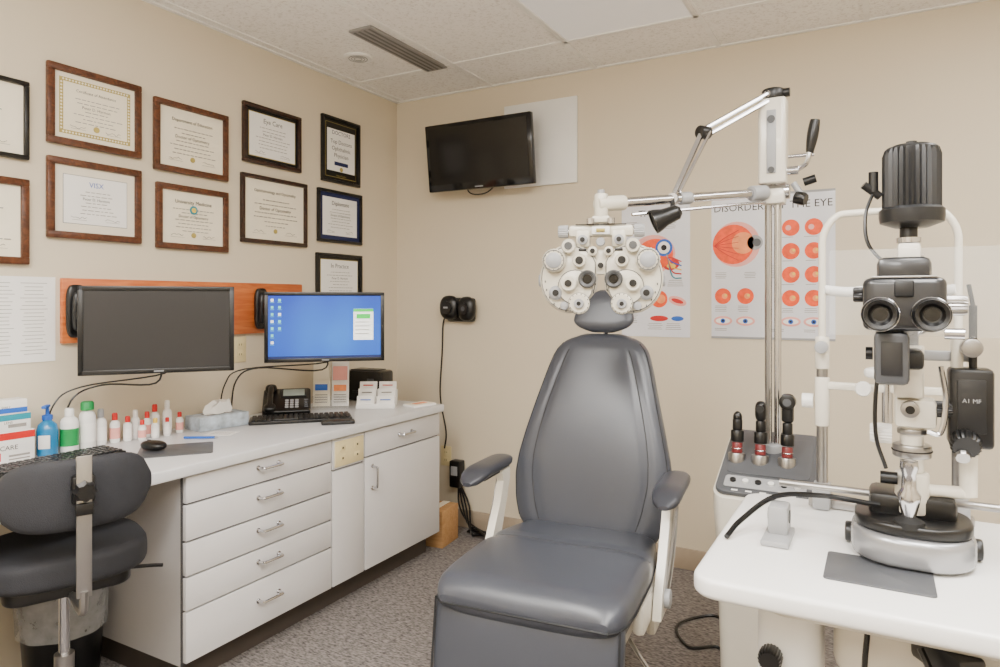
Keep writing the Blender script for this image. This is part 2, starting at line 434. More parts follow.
plate('wall_outlet', Matrix.Translation((XL,2.14,1.065)) @ FRAME_LEFT)
plate('wall_outlet', Matrix.Translation((-2.19,YB,0.39)) @ FRAME_BACK)

# ------------------------------------------------------------------ cabinetry
b = B('built_in_cabinet_desk')
XF = -1.96; XW = XL+0.013
b.slab([(XL+0.002,0.15),(-1.94,0.15),(-1.94,2.90),(XL+0.002,2.90)], 0.722, 0.76, LAM, 0.006)
b.b2((XW,1.43,0.10),(XF-0.02,2.893,0.722), CABS)
b.b2((XW,1.46,0.001),(XF-0.075,2.875,0.10), KICK)
b.b2((XW,0.15,0.001),(XF-0.02,0.17,0.722), CABS)
b.b2((XL+0.003,0.17,0.56),(XL+0.02,1.43,0.722), CABS)
b.b2((XF-0.0205,1.43,0.10),(XF-0.018,2.893,0.722), CABD)
def front(y0,y1,z0,z1): b.b2((XF-0.018,y0,z0),(XF,y1,z1), CAB, 0.002)
def pull(y,z,vert=False,w=0.096):
    if vert: P=[(XF,y,z-w/2),(XF+0.026,y,z-w/2+0.004),(XF+0.030,y,z-w/2+0.016),(XF+0.030,y,z+w/2-0.016),(XF+0.026,y,z+w/2-0.004),(XF,y,z+w/2)]
    else: P=[(XF,y-w/2,z),(XF+0.026,y-w/2+0.004,z),(XF+0.030,y-w/2+0.016,z),(XF+0.030,y+w/2-0.016,z),(XF+0.026,y+w/2-0.004,z),(XF,y+w/2,z)]
    b.tube(P,0.0052,CHROME,8)
    for e in (P[0],P[-1]): b.cyl(e,(e[0]+0.004,e[1],e[2]),0.009,CHROME,n=14)
for z0,z1 in ((0.630,0.716),(0.508,0.623),(0.394,0.501),(0.282,0.387),(0.112,0.275)):
    front(1.436,2.105,z0,z1); pull(1.775,(z0+z1)/2+0.012)
front(2.113,2.306,0.112,0.584); front(2.113,2.306,0.591,0.716)
front(2.315,2.888,0.606,0.716); pull(2.60,0.665)
front(2.315,2.888,0.112,0.599); pull(2.36,0.51,True)
b.b2((XF,2.122,0.60),(XF+0.006,2.298,0.706), BEIGEPL, 0.002)
for yy in (2.165,2.255):
    for zz in (0.632,0.675): b.b2((XF+0.006,yy-0.016,zz-0.013),(XF+0.008,yy+0.016,zz+0.013), BEIGEPL, 0.001); b.b2((XF+0.0078,yy-0.004,zz-0.004),(XF+0.0088,yy+0.004,zz+0.004), INK)
b.done()

# ------------------------------------------------------------------ monitors
def monitor(cx, cy, cz, ang, on, mount, w=0.495, h=0.30):
    R = Matrix(((math.cos(ang),0,math.sin(ang),0),(math.sin(ang),0,-math.cos(ang),0),(0,1,0,0),(0,0,0,1)))
    M = Matrix.Translation((cx,cy,cz)) @ R
    b = B('computer_monitor', M)
    b.box((0,0,-0.012),(w,h,0.024), BLACK, 0.004)
    b.box((0,0,-0.035),(w*0.7,h*0.7,0.03), BLACK, 0.012)
    for s_ in (-1,1):
        b.box((0,s_*(h/2-0.008),0.002),(w,0.016,0.008), BLACK, 0.002); b.box((s_*(w/2-0.008),0,0.002),(0.016,h,0.008), BLACK, 0.002)
    b.box((0,0,0.0008),(w-0.03,h-0.03,0.002), SCRON if on else SCROFF)
    b.box((0,-h/2+0.008,0.0066),(0.03,0.004,0.0006), LGREY)
    if on:
        z = 0.0022
        b.box((0,-h/2+0.021,z),(w-0.03,0.010,0.0006), SBAR)
        for i in range(7):
            for j in range(2 if i<5 else 1):
                b.box((-w/2+0.032+j*0.03,h/2-0.035-i*0.030,z),(0.011,0.011,0.0006), SICON if (i+j)%3 else SWHITE)
                b.box((-w/2+0.032+j*0.03,h/2-0.045-i*0.030,z),(0.016,0.0015,0.0006), SICON)
        b.box((w*0.32,0.01,z),(0.085,0.135,0.0006), SWHITE)
        b.box((w*0.32,0.071,z+0.0007),(0.085,0.012,0.0006), SGREEN); b.box((w*0.32,0.045,z+0.0007),(0.06,0.02,0.0006), SGREEN)
        for i in range(4): b.box((w*0.32-0.005,0.02-i*0.017,z+0.0007),(0.06,0.003,0.0006), INKG)
    Mi = M.inverted()
    x0_ = XL+0.0205
    a0 = Vector((x0_,mount,1.25)); a1 = a0+Vector((0.05,0,0))
    bk = M @ Vector((0,0,-0.05)); mid = (a1+bk)/2+Vector((0.0,0.10,0.0)); mid.x = min(mid.x, XL+0.16); mid.x = max(mid.x, XL+0.09)
    b.T = Mi
    b.ell((x0_+0.014,mount,1.25),(0.014,0.035,0.095), BLACK, 0.5, 0.6)
    b.ell((x0_+0.030,mount-0.004,1.25),(0.014,0.020,0.07), DGREY, 0.6, 0.7)
    b.cyl(a0, a1, 0.018, BLACK); b.cyl(a1+Vector((0,0,-0.03)), a1+Vector((0,0,0.03)), 0.018, BLACK, bev=0.003)
    b.tube([a1, mid], 0.013, BLACK, 12, False); b.cyl(mid+Vector((0,0,-0.025)), mid+Vector((0,0,0.025)), 0.017, BLACK, bev=0.003)
    bk.z = 1.25 if bk.z > 1.2 else bk.z
    b.tube([mid, bk], 0.012, BLACK, 12, False)
    c0 = M @ Vector((0.0,-h*0.3,-0.04))
    b.tube([c0, c0+Vector((-0.02,0,-0.10)), (XL+0.07, c0.y-0.05, 0.98), (XL+0.03, c0.y-0.14, 0.93), (XL+0.015, c0.y-0.16, 0.768)], 0.0035, BLACK, 6)
    b.tube([c0+Vector((0,0.02,0)), c0+Vector((-0.03,0.04,-0.07)), (XL+0.06, c0.y-0.12, 0.98), (XL+0.03, c0.y-0.2, 0.92), (XL+0.012, c0.y-0.22, 0.768)], 0.003, BLACK, 6)
    b.T = Matrix.Identity(4)
    b.done()
monitor(-2.19,1.498,1.187, math.atan2(0.384,0.30), False, 1.40, 0.487, 0.302)
monitor(-2.092,2.210,1.174, math.atan2(0.345,0.365), True, 2.235, 0.502, 0.300)

# ------------------------------------------------------------------ tv + panel
b = B('wall_access_panel', Matrix.Translation((-1.587,YB-0.001,2.125)) @ FRAME_BACK)
b.box((0,0,0.008),(0.43,0.45,0.016), WHITE, 0.003); b.done()
b = B('wall_mounted_television', Matrix.Translation((-1.885,YB-0.165,2.072)) @ FRAME_BACK @ Euler((math.radians(7),0,0)).to_matrix().to_4x4())
w,h = 0.655,0.365
b.box((0,0,-0.018),(w,h,0.036), BLKG, 0.006); b.box((0,0,-0.045),(w*0.6,h*0.6,0.04), BLACK, 0.012)
b.box((0,0.008,0.0008),(w-0.045,h-0.06,0.003), SCROFF2)
b.box((0,-h/2+0.012,0.001),(0.05,0.006,0.003), LGREY)
b.box((0,0.0,-0.085),(0.05,0.09,0.07), BLACK, 0.004); b.box((0,0.0,-0.125),(0.2,0.20,0.012), BLACK, 0.003)
b.tube([(-0.12,-0.12,-0.05),(-0.10,-0.20,-0.07),(0.0,-0.20,-0.09),(0.08,-0.12,-0.11)],0.004,BLACK,6)
b.done()

b = B('wall_mounted_handset', Matrix.Translation((-2.075,YB-0.001,1.235)) @ FRAME_BACK)
b.T = Matrix.Diagonal((1.2,1.25,1.1,1))
b.box((0,0,0.02),(0.15,0.11,0.04), BLACK, 0.015); b.ell((-0.045,0.01,0.055),(0.05,0.055,0.03), BLACK, 0.8,0.8); b.ell((0.05,0.005,0.055),(0.045,0.055,0.03), BLACK, 0.8,0.8)
b.cyl((-0.045,0.01,0.08),(-0.045,0.01,0.092),0.028,DGREY); b.cyl((0.05,0.005,0.08),(0.05,0.005,0.092),0.024,DGREY)
b.box((-0.045,0.01,0.093),(0.024,0.008,0.003),LGREY,0.001); b.cyl((0.05,0.005,0.092),(0.05,0.005,0.095),0.010,MGREY)
b.box((0,0.04,0.05),(0.12,0.03,0.03), DGREY, 0.01)
b.T = Matrix.Identity(4)
b.tube([(-0.06,-0.03,0.02),(-0.12,-0.06,0.02),(-0.135,-0.25,0.015),(-0.15,-0.50,0.012),(-0.11,-0.70,0.012),(-0.12,-0.80,0.012)],0.0045,BLACK,6)
b.done()
b = B('power_adapter', Matrix.Translation((-2.09,YB-0.014,0.30)) @ FRAME_BACK)
b.box((0,0.01,0.03),(0.07,0.15,0.06), BLACK, 0.008); b.box((0,0.03,0.062),(0.04,0.05,0.004), LGREY)
for k in range(4):
    o = k*0.022
    b.tube([(0.01+o*0.3,-0.06,0.03),(0.02+o,-0.16,0.04),(0.08+o,-0.24-0.01*k,0.05+o),(0.18,-0.288,0.04+o),(0.28+o,-0.27,0.05),(0.34+o,-0.288,0.09+o),(0.26,-0.285,0.13),(0.16+o,-0.25-0.01*k,0.10),(0.10,-0.288,0.08)],0.0055,BLACK,6)
b.done()
b = B('cardboard_box', at(-2.06,3.03,0,0.1))
b.box((0,0,0.0955),(0.14,0.18,0.19), CARD, 0.003); b.box((0,0,0.191),(0.04,0.182,0.001), CREAMP); b.box((0,-0.0905,0.12),(0.06,0.001,0.06), PAPER)
b.done()

# ------------------------------------------------------------------ posters
b = B('eye_disorders_poster', Matrix.Translation((-0.432,YB,1.443)) @ FRAME_BACK)
W,H = 0.525,0.665
b.box((0,0,0.0015),(W,H,0.002), POSTER)
b.box((0,H/2-0.005,0.003),(W,0.010,0.002), LGREY); b.box((0,-H/2+0.005,0.003),(W,0.010,0.002), LGREY)
t = 0.003
b.text('DISORDERS OF THE EYE', 0, H/2-0.060, t, 0.047, INK)
def disc(x,y,r,m,dz=0): b.cyl((x,y,t+dz),(x,y,t+0.0006+dz),r,m,n=28)
disc(-0.15,0.105,0.105,PINKP); disc(-0.165,0.105,0.092,ORANGE,0.0006); disc(-0.12,0.11,0.05,ORANGE2,0.0012); disc(-0.068,0.11,0.034,LGREY,0.0012); disc(-0.060,0.11,0.018,MGREY,0.0018)
for i in range(6): b.tube([(-0.25,0.10,t+0.001),(-0.2,0.10+(i-2.5)*0.015,t+0.001),(-0.14,0.10+(i-2.5)*0.028,t+0.001)],0.0016,REDP,5)
for cx_,cy_ in ((0.083,0.065),(0.177,0.065),(0.083,-0.040),(0.177,-0.040),(0.083,-0.145),(0.177,-0.145),(-0.21,-0.135),(-0.11,-0.135)):
    disc(cx_,cy_,0.037,ORANGE); disc(cx_+0.008,cy_,0.013,ORANGE2,0.0006); disc(cx_+0.013,cy_+0.004,0.006,YELP,0.0012)
for cx_,cy_ in ((0.083,0.170),(0.177,0.170)):
    disc(cx_,cy_,0.037,ORANGE); disc(cx_-0.01,cy_,0.012,PINKP,0.0006)
for cx_ in (-0.21,-0.11,0.083,0.177):
    b.ell((cx_,-0.250,t),(0.042,0.022,0.0008),PINKP,nv=8); b.ell((cx_,-0.250,t+0.0006),(0.032,0.013,0.0008),PAPER,nv=8); disc(cx_,-0.250,0.011,BLUEP,0.001); disc(cx_,-0.250,0.005,INK,0.0016)
for (x0_,y0_,n_) in ((-0.25,-0.185,4),(-0.15,-0.185,4),(0.04,0.124,1),(0.135,0.124,1),(0.04,0.018,1),(0.135,0.018,1),(0.04,-0.088,1),(0.135,-0.088,1),(0.04,-0.195,3),(0.135,-0.195,3),(-0.25,-0.03,4),(-0.12,-0.03,4),(0.0,-0.29,2),(-0.25,-0.29,2),(0.13,-0.29,2),(-0.02,0.23,1),(-0.02,0.0,8)):
    for i in range(n_): b.box((x0_+0.030,y0_-i*0.008+0.004,t),(0.055*random.uniform(0.7,1),0.0024,0.0005), INKG)
b.done()
b = B('eye_anatomy_poster', Matrix.Translation((-0.965,YB,1.435)) @ FRAME_BACK)
W,H = 0.34,0.65
b.box((0,0,0.0015),(W,H,0.002), POSTER)
b.text('THE EYE', 0, H/2-0.045, t, 0.045, INK)
b.ell((-0.01,0.08,t),(0.11,0.095,0.001),PINKP,nv=8); b.ell((0.0,0.08,t+0.001),(0.09,0.075,0.001),ORANGE,nv=8); disc(0.045,0.11,0.042,BLUEP,0.002); disc(0.045,0.11,0.030,PAPER,0.003); disc(0.045,0.11,0.014,INK,0.004)
for k in range(5): b.tube([(0.06,0.06+k*0.005,t+0.002),(0.085,0.06-k*0.022,t+0.002),(0.13,0.04-k*0.02,t+0.002)],0.003,[REDP,BLUEP,YELP,REDP,TEALP][k],5)
b.ell((0.075,0.03,t),(0.045,0.03,0.001),REDP,nv=8); b.ell((0.08,0.02,t+0.001),(0.022,0.012,0.001),YELP,nv=8)
disc(0.02,-0.14,0.042,ORANGE); disc(0.03,-0.14,0.022,ORANGE2,0.001); b.ell((0.11,-0.15,t),(0.045,0.022,0.001),PINKP,nv=8,rot=(0,0,-0.3)); b.ell((0.11,-0.15,t+0.001),(0.03,0.010,0.001),REDP,nv=8,rot=(0,0,-0.3)); disc(-0.11,-0.14,0.035,REDP)
b.ell((0.02,-0.235,t),(0.045,0.014,0.001),REDP,nv=8); b.ell((0.11,-0.235,t),(0.03,0.012,0.001),BLUEP,nv=8)
for (x0_,y0_,n_) in ((0.04,0.24,5),(0.07,-0.05,4),(-0.02,-0.05,3),(0.06,-0.26,4),(-0.03,-0.26,4),(-0.15,-0.22,5),(-0.15,0.24,4)):
    for i in range(n_): b.box((x0_+0.03,y0_-i*0.009,t),(0.08*random.uniform(0.6,1),0.0024,0.0005), INKG)
b.done()

# ------------------------------------------------------------------ exam chair
TH = 0.10
b = B('exam_chair', at(-0.80,1.80,0,TH))
def interp(tab, z):
    for (a,va),(c,vc) in zip(tab,tab[1:]):
        if z <= c:
            u = (z-a)/(c-a); return va+(vc-va)*u
    return tab[-1][1]
def smooth_tab(tab, z):
    e = 0.012
    return (interp(tab,max(z-e,tab[0][0]))+interp(tab,z)*2+interp(tab,min(z+e,tab[-1][0])))/4
BW = [(0.53,0.215),(0.56,0.240),(0.62,0.257),(0.705,0.264),(0.77,0.256),(0.844,0.239),(0.946,0.212),(1.05,0.184),(1.10,0.168),(1.125,0.155),(1.145,0.136),(1.160,0.108),(1.168,0.078),(1.172,0.04)]
def backy(z): return 0.285 + (z-0.55)*0.30 + 0.03*math.sin((z-0.55)/0.62*math.pi)*-1
def backT(z):
    e = min(1, (1.173-z)/0.05); f = min(1,(z-0.52)/0.05)
    return 0.052*math.sqrt(max(0.03,1-(1-e)**2))*math.sqrt(max(0.05,1-(1-f)**2))
rings = []; NB = 96
zs = [0.53+(1.1715-0.53)*(1-(1-i/54)**1.25) for i in range(55)]
n_ = 3.0
def bolster(x, z):
    w_ = smooth_tab(BW,z); q = abs(x)/w_; s0 = 0.66+0.10*math.sin(max(0,min(1,(z-0.57)/0.56))*math.pi)
    return 0.005*math.exp(-((q-s0)/0.06)**2)*min(1,max(0,(1.15-z)/0.08))
def bf(x,z,off=0.0):
    w_ = smooth_tab(BW,z); T_ = backT(z); q = min(0.9995,abs(x)/w_)
    return (x, backy(z)-T_*(1-q**n_)**(1/n_)+bolster(x,z)-off, z)
for z in zs:
    w_ = smooth_tab(BW,z); T_ = backT(z); r_ = []
    for j in range(NB):
        a = 2*math.pi*j/NB; ca, sa = math.cos(a), math.sin(a)
        x_ = w_*math.copysign(abs(ca)**(2/n_),ca)
        r_.append((x_, backy(z)+T_*math.copysign(abs(sa)**(2/n_),sa)+(bolster(x_,z) if sa<0 else 0), z))
    rings.append(r_)
b.loft(rings, VINYL)
for sx in (-1,1):
    b.tube([bf(sx*smooth_tab(BW,z)*(0.66+0.10*math.sin((z-0.57)/0.56*math.pi)),z) for z in [0.57+0.55*i/30 for i in range(31)]], 0.0017, SEAM, 6, False)
    b.tube([bf(sx*smooth_tab(BW,z)*0.968,z) for z in [0.57+0.57*i/28 for i in range(29)]],0.0020,SEAM,6,False)
b.loft([[(x*0.93,y+0.030,z) for x,y,z in r] for r in rings[4:-7]], DGREY)
rings=[]
for i in range(19):
    v = i/18; z = 1.176+0.15*v; w_ = (0.112 - 0.058*max(0,v-0.25)**1.1)*math.sqrt(max(0.10,1-abs((v-0.5)*2)**3.2)); T_=0.032*math.sqrt(max(0.08,1-(abs(v-0.5)*2)**4))
    rings.append([(w_*math.copysign(abs(math.cos(a))**0.75,math.cos(a)), 0.465+0.05*v+T_*math.copysign(abs(math.sin(a))**0.75,math.sin(a))+0.9*w_*w_*math.cos(a)**2*-1, z) for a in [2*math.pi*j/32 for j in range(32)]])
b.loft(rings, VINYL)
b.cyl((0,0.50,1.10),(0,0.53,1.26),0.012,CHROME); b.box((0,0.525,1.25),(0.08,0.02,0.06),BLACK,0.005)
ST = [(-0.325,0.215),(-0.31,0.238),(-0.27,0.252),(-0.20,0.258),(0.0,0.256),(0.15,0.243),(0.25,0.225),(0.31,0.205)]
rings = []; SY = [-0.325+0.635*i/44 for i in range(45)]
def seatprof(y):
    top = 0.585 + 0.012*math.cos((y+0.1)*5) - 0.02*max(0,(y-0.1))*2 - 0.006*math.exp(-((y-0.045)/0.018)**2)
    f = min(1,(y+0.328)/0.07); th = 0.062*math.sqrt(max(0.05,1-(1-f)**2))
    return top-0.062, th
for y in SY:
    w_ = smooth_tab(ST,y); zc,th = seatprof(y)
    rings.append([(w_*math.copysign(abs(math.cos(a))**0.6,math.cos(a)), y, zc+th*math.copysign(abs(math.sin(a))**0.6,math.sin(a)) - 0.012*(1-abs(math.cos(a)))*(1 if math.sin(a)>0 else 0)) for a in [2*math.pi*j/44 for j in range(44)]])
b.loft(rings, VINYL)
def sf(x,y):
    w_=smooth_tab(ST,y); zc,th=seatprof(y); q=min(0.999,abs(x)/w_); ca=q**(1/0.6); sa=math.sqrt(max(0,1-ca*ca))
    return (x,y,zc+th*sa**0.6-0.012*(1-ca)+0.0003)
b.tube([sf(-0.245+0.49*i/24,0.045) for i in range(25)],0.0014,SEAM,6,False)
b.tube([(smooth_tab(ST,y)*sx*0.998,y,0.517) for sx,ys in ((-1,SY[::-1][5:]),(1,SY[:-5])) for y in ys],0.0030,SEAM,6,False)
b.slab(rrect(-0.22,-0.27,0.22,0.26,0.05),0.43,0.475,DGREY,0.008)
b.slab(rrect(-0.20,-0.24,0.20,0.24,0.05),0.36,0.43,CREAM,0.01)
b.box((0,0.30,0.50),(0.36,0.09,0.14),DGREY,0.02)
for sx in (-1,1):
    b.box((sx*0.235,0.10,0.44),(0.035,0.34,0.085),CREAM,0.014)
    b.loft([[(sx*0.268+dx,y_+dy,z_) for dx,dy in ((-0.012,-w2),(0.012,-w2),(0.012,w2),(-0.012,w2))] for y_,z_,w2 in ((0.06,0.41,0.045),(0.08,0.47,0.045),(0.13,0.55,0.036),(0.18,0.64,0.028),(0.205,0.70,0.028),(0.20,0.735,0.034))],CREAM)
    b.tube([(sx*0.284,0.09,0.47),(sx*0.290,0.145,0.56),(sx*0.290,0.20,0.66),(sx*0.288,0.21,0.72)],0.008,CHROME,8)
    b.cyl((sx*0.255,0.08,0.45),(sx*0.296,0.08,0.45),0.026,LGREY,bev=0.003)
    b.box((sx*0.282,0.15,0.735),(0.036,0.20,0.016),BLACK,0.005)
    R2=[]
    for i in range(17):
        v=i/16; y=-0.02+0.30*v; zt=0.762-0.022*max(0,1-v*3.0)**2; s_=math.sqrt(max(0.10,1-(abs(v-0.5)*2)**6))
        R2.append([(sx*(0.289+0.004*(1-v))+0.042*s_*math.copysign(abs(math.cos(a))**0.8,math.cos(a)),y,zt-0.008+0.020*s_*math.copysign(abs(math.sin(a))**0.8,math.sin(a))) for a in [2*math.pi*j/20 for j in range(20)]])
    b.loft(R2, PADV)
rings=[]
for i in range(25):
    v=i/24; z=0.535-0.42*v; y=-0.275-0.055*v; w_=0.252-0.012*v; s_=math.sqrt(max(0.12,1-(abs(v-0.5)*2)**8))
    rings.append([(w_*(0.94+0.06*s_)*math.copysign(abs(math.cos(a))**0.4,math.cos(a)), y+0.034*s_*math.copysign(abs(math.sin(a))**0.5,math.sin(a)), z) for a in [2*math.pi*j/36 for j in range(36)]])
b.loft(rings,VINYL)
for sx in (-1,1): b.tube([(sx*0.243,-0.303-0.055*v,0.52-0.40*v) for v in [k/10 for k in range(11)]],0.003,SEAM,6,False)
b.box((0,-0.40,0.085),(0.44,0.22,0.022),DGREY,0.008); b.box((0,-0.40,0.098),(0.40,0.19,0.006),RUBBER,0.002)
for sx in (-1,1): b.tube([(sx*0.16,-0.30,0.12),(sx*0.16,-0.15,0.30),(sx*0.16,0,0.40)],0.012,CHROME,8)
b.lathe([(0.14,0.04),(0.14,0.10),(0.125,0.12),(0.115,0.24),(0.13,0.26),(0.14,0.37)],CREAM,(0,0.03,0),n=36)
b.slab(rrect(-0.24,-0.18,0.24,0.30,0.10),0.0,0.05,CREAM,0.014)
b.box((0.225,0.22,0.36),(0.03,0.14,0.12),CREAM,0.012)
b.tube([(0.16,0.05,0.36),(0.27,-0.03,0.28),(0.31,-0.06,0.265)],0.006,CHROME,8)
b.done()

# ------------------------------------------------------------------ instrument stand with phoropter arm + console
PX,PY = -0.30,2.31
b = B('ophthalmic_instrument_stand', at(PX,PY,0))
b.slab(rrect(-0.155,-0.20,0.155,0.15,0.04),0.0,0.06,LGREY,0.01)
def sec(z,x,y0,y1,r=0.04): return [(p[0],p[1],z) for p in rrect(-x,y0,x,y1,r)]
b.loft([sec(0.05,0.13,-0.16,0.13),sec(0.3,0.135,-0.17,0.13),sec(0.55,0.14,-0.19,0.13),sec(0.66,0.145,-0.205,0.13),sec(0.70,0.145,-0.205,0.13),
        [(p[0],p[1],0.70+(p[1]+0.205)*0.42) for p in rrect(-0.145,-0.205,0.145,0.13,0.04)]],CREAM)
b.T = Matrix.Translation((0,-0.0375,0.776)) @ Euler((math.atan(0.42),0,0)).to_matrix().to_4x4()
b.slab(rrect(-0.138,-0.172,0.138,0.170,0.03),-0.004,0.012,MGREY,0.004)
b.slab(rrect(-0.115,-0.150,0.115,-0.095,0.01),0.012,0.016,LGREY,0.002)
for i in range(6): b.cyl((-0.09+i*0.036,-0.122,0.016),(-0.09+i*0.036,-0.122,0.022),0.009,WHITE if i%2 else DGREY,n=14)
b.slab(rrect(-0.12,-0.08,0.12,0.13,0.02),0.012,0.015,MGREY,0.001)
for i in range(5): b.box((-0.08+i*0.04,-0.162,0.0125),(0.018,0.006,0.001),WHITE)
b.T = Matrix.Identity(4)
for i,(hx,tall) in enumerate(((-0.098,0),(-0.028,1),(0.050,2))):
    y0=-0.05; z0=0.775
    b.cyl((hx,y0,z0-0.02),(hx,y0+0.005,z0+0.03),0.026,STEEL,bev=0.003)
    b.cyl((hx,y0+0.005,z0+0.03),(hx,y0+0.01,z0+0.062),0.016,REDBAND,bev=0.002); b.ring((hx,y0+0.007,z0+0.045),0.0165,0.0015,CHROME,'z')
    b.cyl((hx,y0+0.01,z0+0.065),(hx,y0+0.014,z0+0.10),0.020,BLACK,bev=0.002)
    b.cyl((hx,y0+0.014,z0+0.10),(hx,y0+0.016,z0+0.135),0.015,BLACK,bev=0.003)
    if tall==1: b.ell((hx,y0+0.016,z0+0.165),(0.017,0.022,0.032),BLACK,0.7,0.8); b.cyl((hx,y0-0.01,z0+0.175),(hx,y0+0.03,z0+0.175),0.012,DGREY)
    if tall==2: b.box((hx,y0+0.018,z0+0.18),(0.036,0.022,0.09),BLACK,0.01); b.cyl((hx,y0+0.0,z0+0.20),(hx,y0+0.036,z0+0.20),0.024,BLACK,bev=0.003); b.cyl((hx,y0-0.004,z0+0.20),(hx,y0+0.0,z0+0.20),0.012,MGREY)
    if tall==0: b.ell((hx,y0+0.016,z0+0.140),(0.014,0.014,0.020),BLACK)
b.cyl((0,0.03,0.5),(0,0.03,0.80),0.032,STEEL); b.cyl((0,0.03,0.80),(0,0.03,0.83),0.04,LGREY,bev=0.004)
for dx in (-0.014,0.014): b.cyl((dx,0.03,0.8),(dx,0.03,1.66),0.0115,CHROME)
b.cyl((-0.014,0.02,0.8),(-0.014,0.02,1.62),0.005,STEEL)
b.box((0,0.03,1.62),(0.075,0.06,0.05),CREAM,0.010)
b.cyl((-0.05,0.03,1.635),(0.05,0.03,1.635),0.024,CHROME,bev=0.003)
b.slab([(p[0],p[1]+0.03) for p in rrect(-0.042,-0.04,0.042,0.04,0.014)],1.66,1.93,CREAM,0.006)
b.box((0,-0.012,1.79),(0.028,0.006,0.20),LGREY,0.002); b.cyl((0,-0.01,1.86),(0,-0.018,1.86),0.012,BLACK); b.cyl((0,-0.01,1.70),(0,-0.018,1.70),0.010,BLACK)
b.cyl((0,0.03,1.93),(0,0.03,1.965),0.034,BLACK,bev=0.006); b.cyl((0.02,0.03,1.95),(0.05,0.03,1.95),0.014,BLACK)
b.cyl((0.04,0.03,1.70),(0.075,0.03,1.70),0.014,CHROME); b.tube([(0.07,0.03,1.70),(0.10,0.02,1.72),(0.108,0.02,1.76)],0.008,CHROME,8)
b.tube([(0.108,0.02,1.75),(0.116,0.02,1.80),(0.124,0.02,1.85)],lambda t:0.011+0.006*math.sin(t*2.6),BLACK,12)
b.cyl((0.045,0.03,1.745),(0.12,0.03,1.745),0.006,CHROME); b.cyl((0.06,0.03,1.66),(0.09,0.03,1.61),0.010,LGREY); b.cyl((0.09,0.03,1.66),(0.125,0.03,1.67),0.013,BLACK)
b.knob((0.07,0.0,1.61),(0.10,-0.01,1.60),0.020,BLACK,n=24)
J0=Vector((-0.015,0.0,1.945)); J1=Vector((-0.175,-0.17,1.815)); J2=Vector((-0.235,-0.29,1.60)); HD=Vector((-0.262,-0.34,1.535))
b.cyl((0,0.03,1.945),J0,0.012,CHROME)
for o in (Vector((0,0,0.0)),Vector((0.008,0,-0.022))):
    b.tube([J0+o,J1+o],0.0075,CHROME,8,False)
b.cyl(J1+Vector((-0.01,-0.016,-0.01)),J1+Vector((0.012,0.016,-0.01)),0.020,BLACK,bev=0.003)
b.tube([J1,J2],0.009,CHROME,8,False); b.tube([J1+Vector((0.02,0,-0.01)),J2+Vector((0.018,0,0.01))],0.006,CHROME,8,False)
b.cyl(J2+Vector((0,-0.014,-0.01)),J2+Vector((0,0.014,-0.01)),0.016,STEEL)
b.tube([J2,HD+Vector((0.03,0.02,0.02))],0.007,BLACK,8,False)
b.lathe([(0.012,0),(0.022,0.01),(0.026,0.05),(0.034,0.072),(0.036,0.085),(0.031,0.085),(0.028,0.08)],BLACK,HD+Vector((0.055,0.02,0.015)),(-0.75,-0.35,-0.35))
A0=Vector((-0.02,0.0,1.632)); A1=Vector((-0.375,-0.475,1.562))
b.tube([A0,A1],0.014,CHROME,16,False); b.tube([A0+Vector((0,0,-0.03)),A1+Vector((0.05,0.07,-0.026))],0.005,CHROME,8,False)
d=(A1-A0).normalized()
b.cyl(A0+d*0.0,A0+d*0.06,0.024,LGREY,bev=0.004); b.cyl(A0+d*0.30,A0+d*0.34,0.019,LGREY,bev=0.003)
b.cyl(A1-d*0.06,A1+d*0.035,0.022,IVORY,bev=0.006); b.cyl(A1+d*0.02+Vector((0,0,0.030)),A1+d*0.02-Vector((0,0,0.045)),0.019,IVORY,bev=0.005)
b.cyl(A1+d*0.02+Vector((0,0,0.028)),A1+d*0.02+Vector((0,0,0.040)),0.010,LGREY)
b.done()
PH = Vector((PX,PY,0))+A1+d*0.02
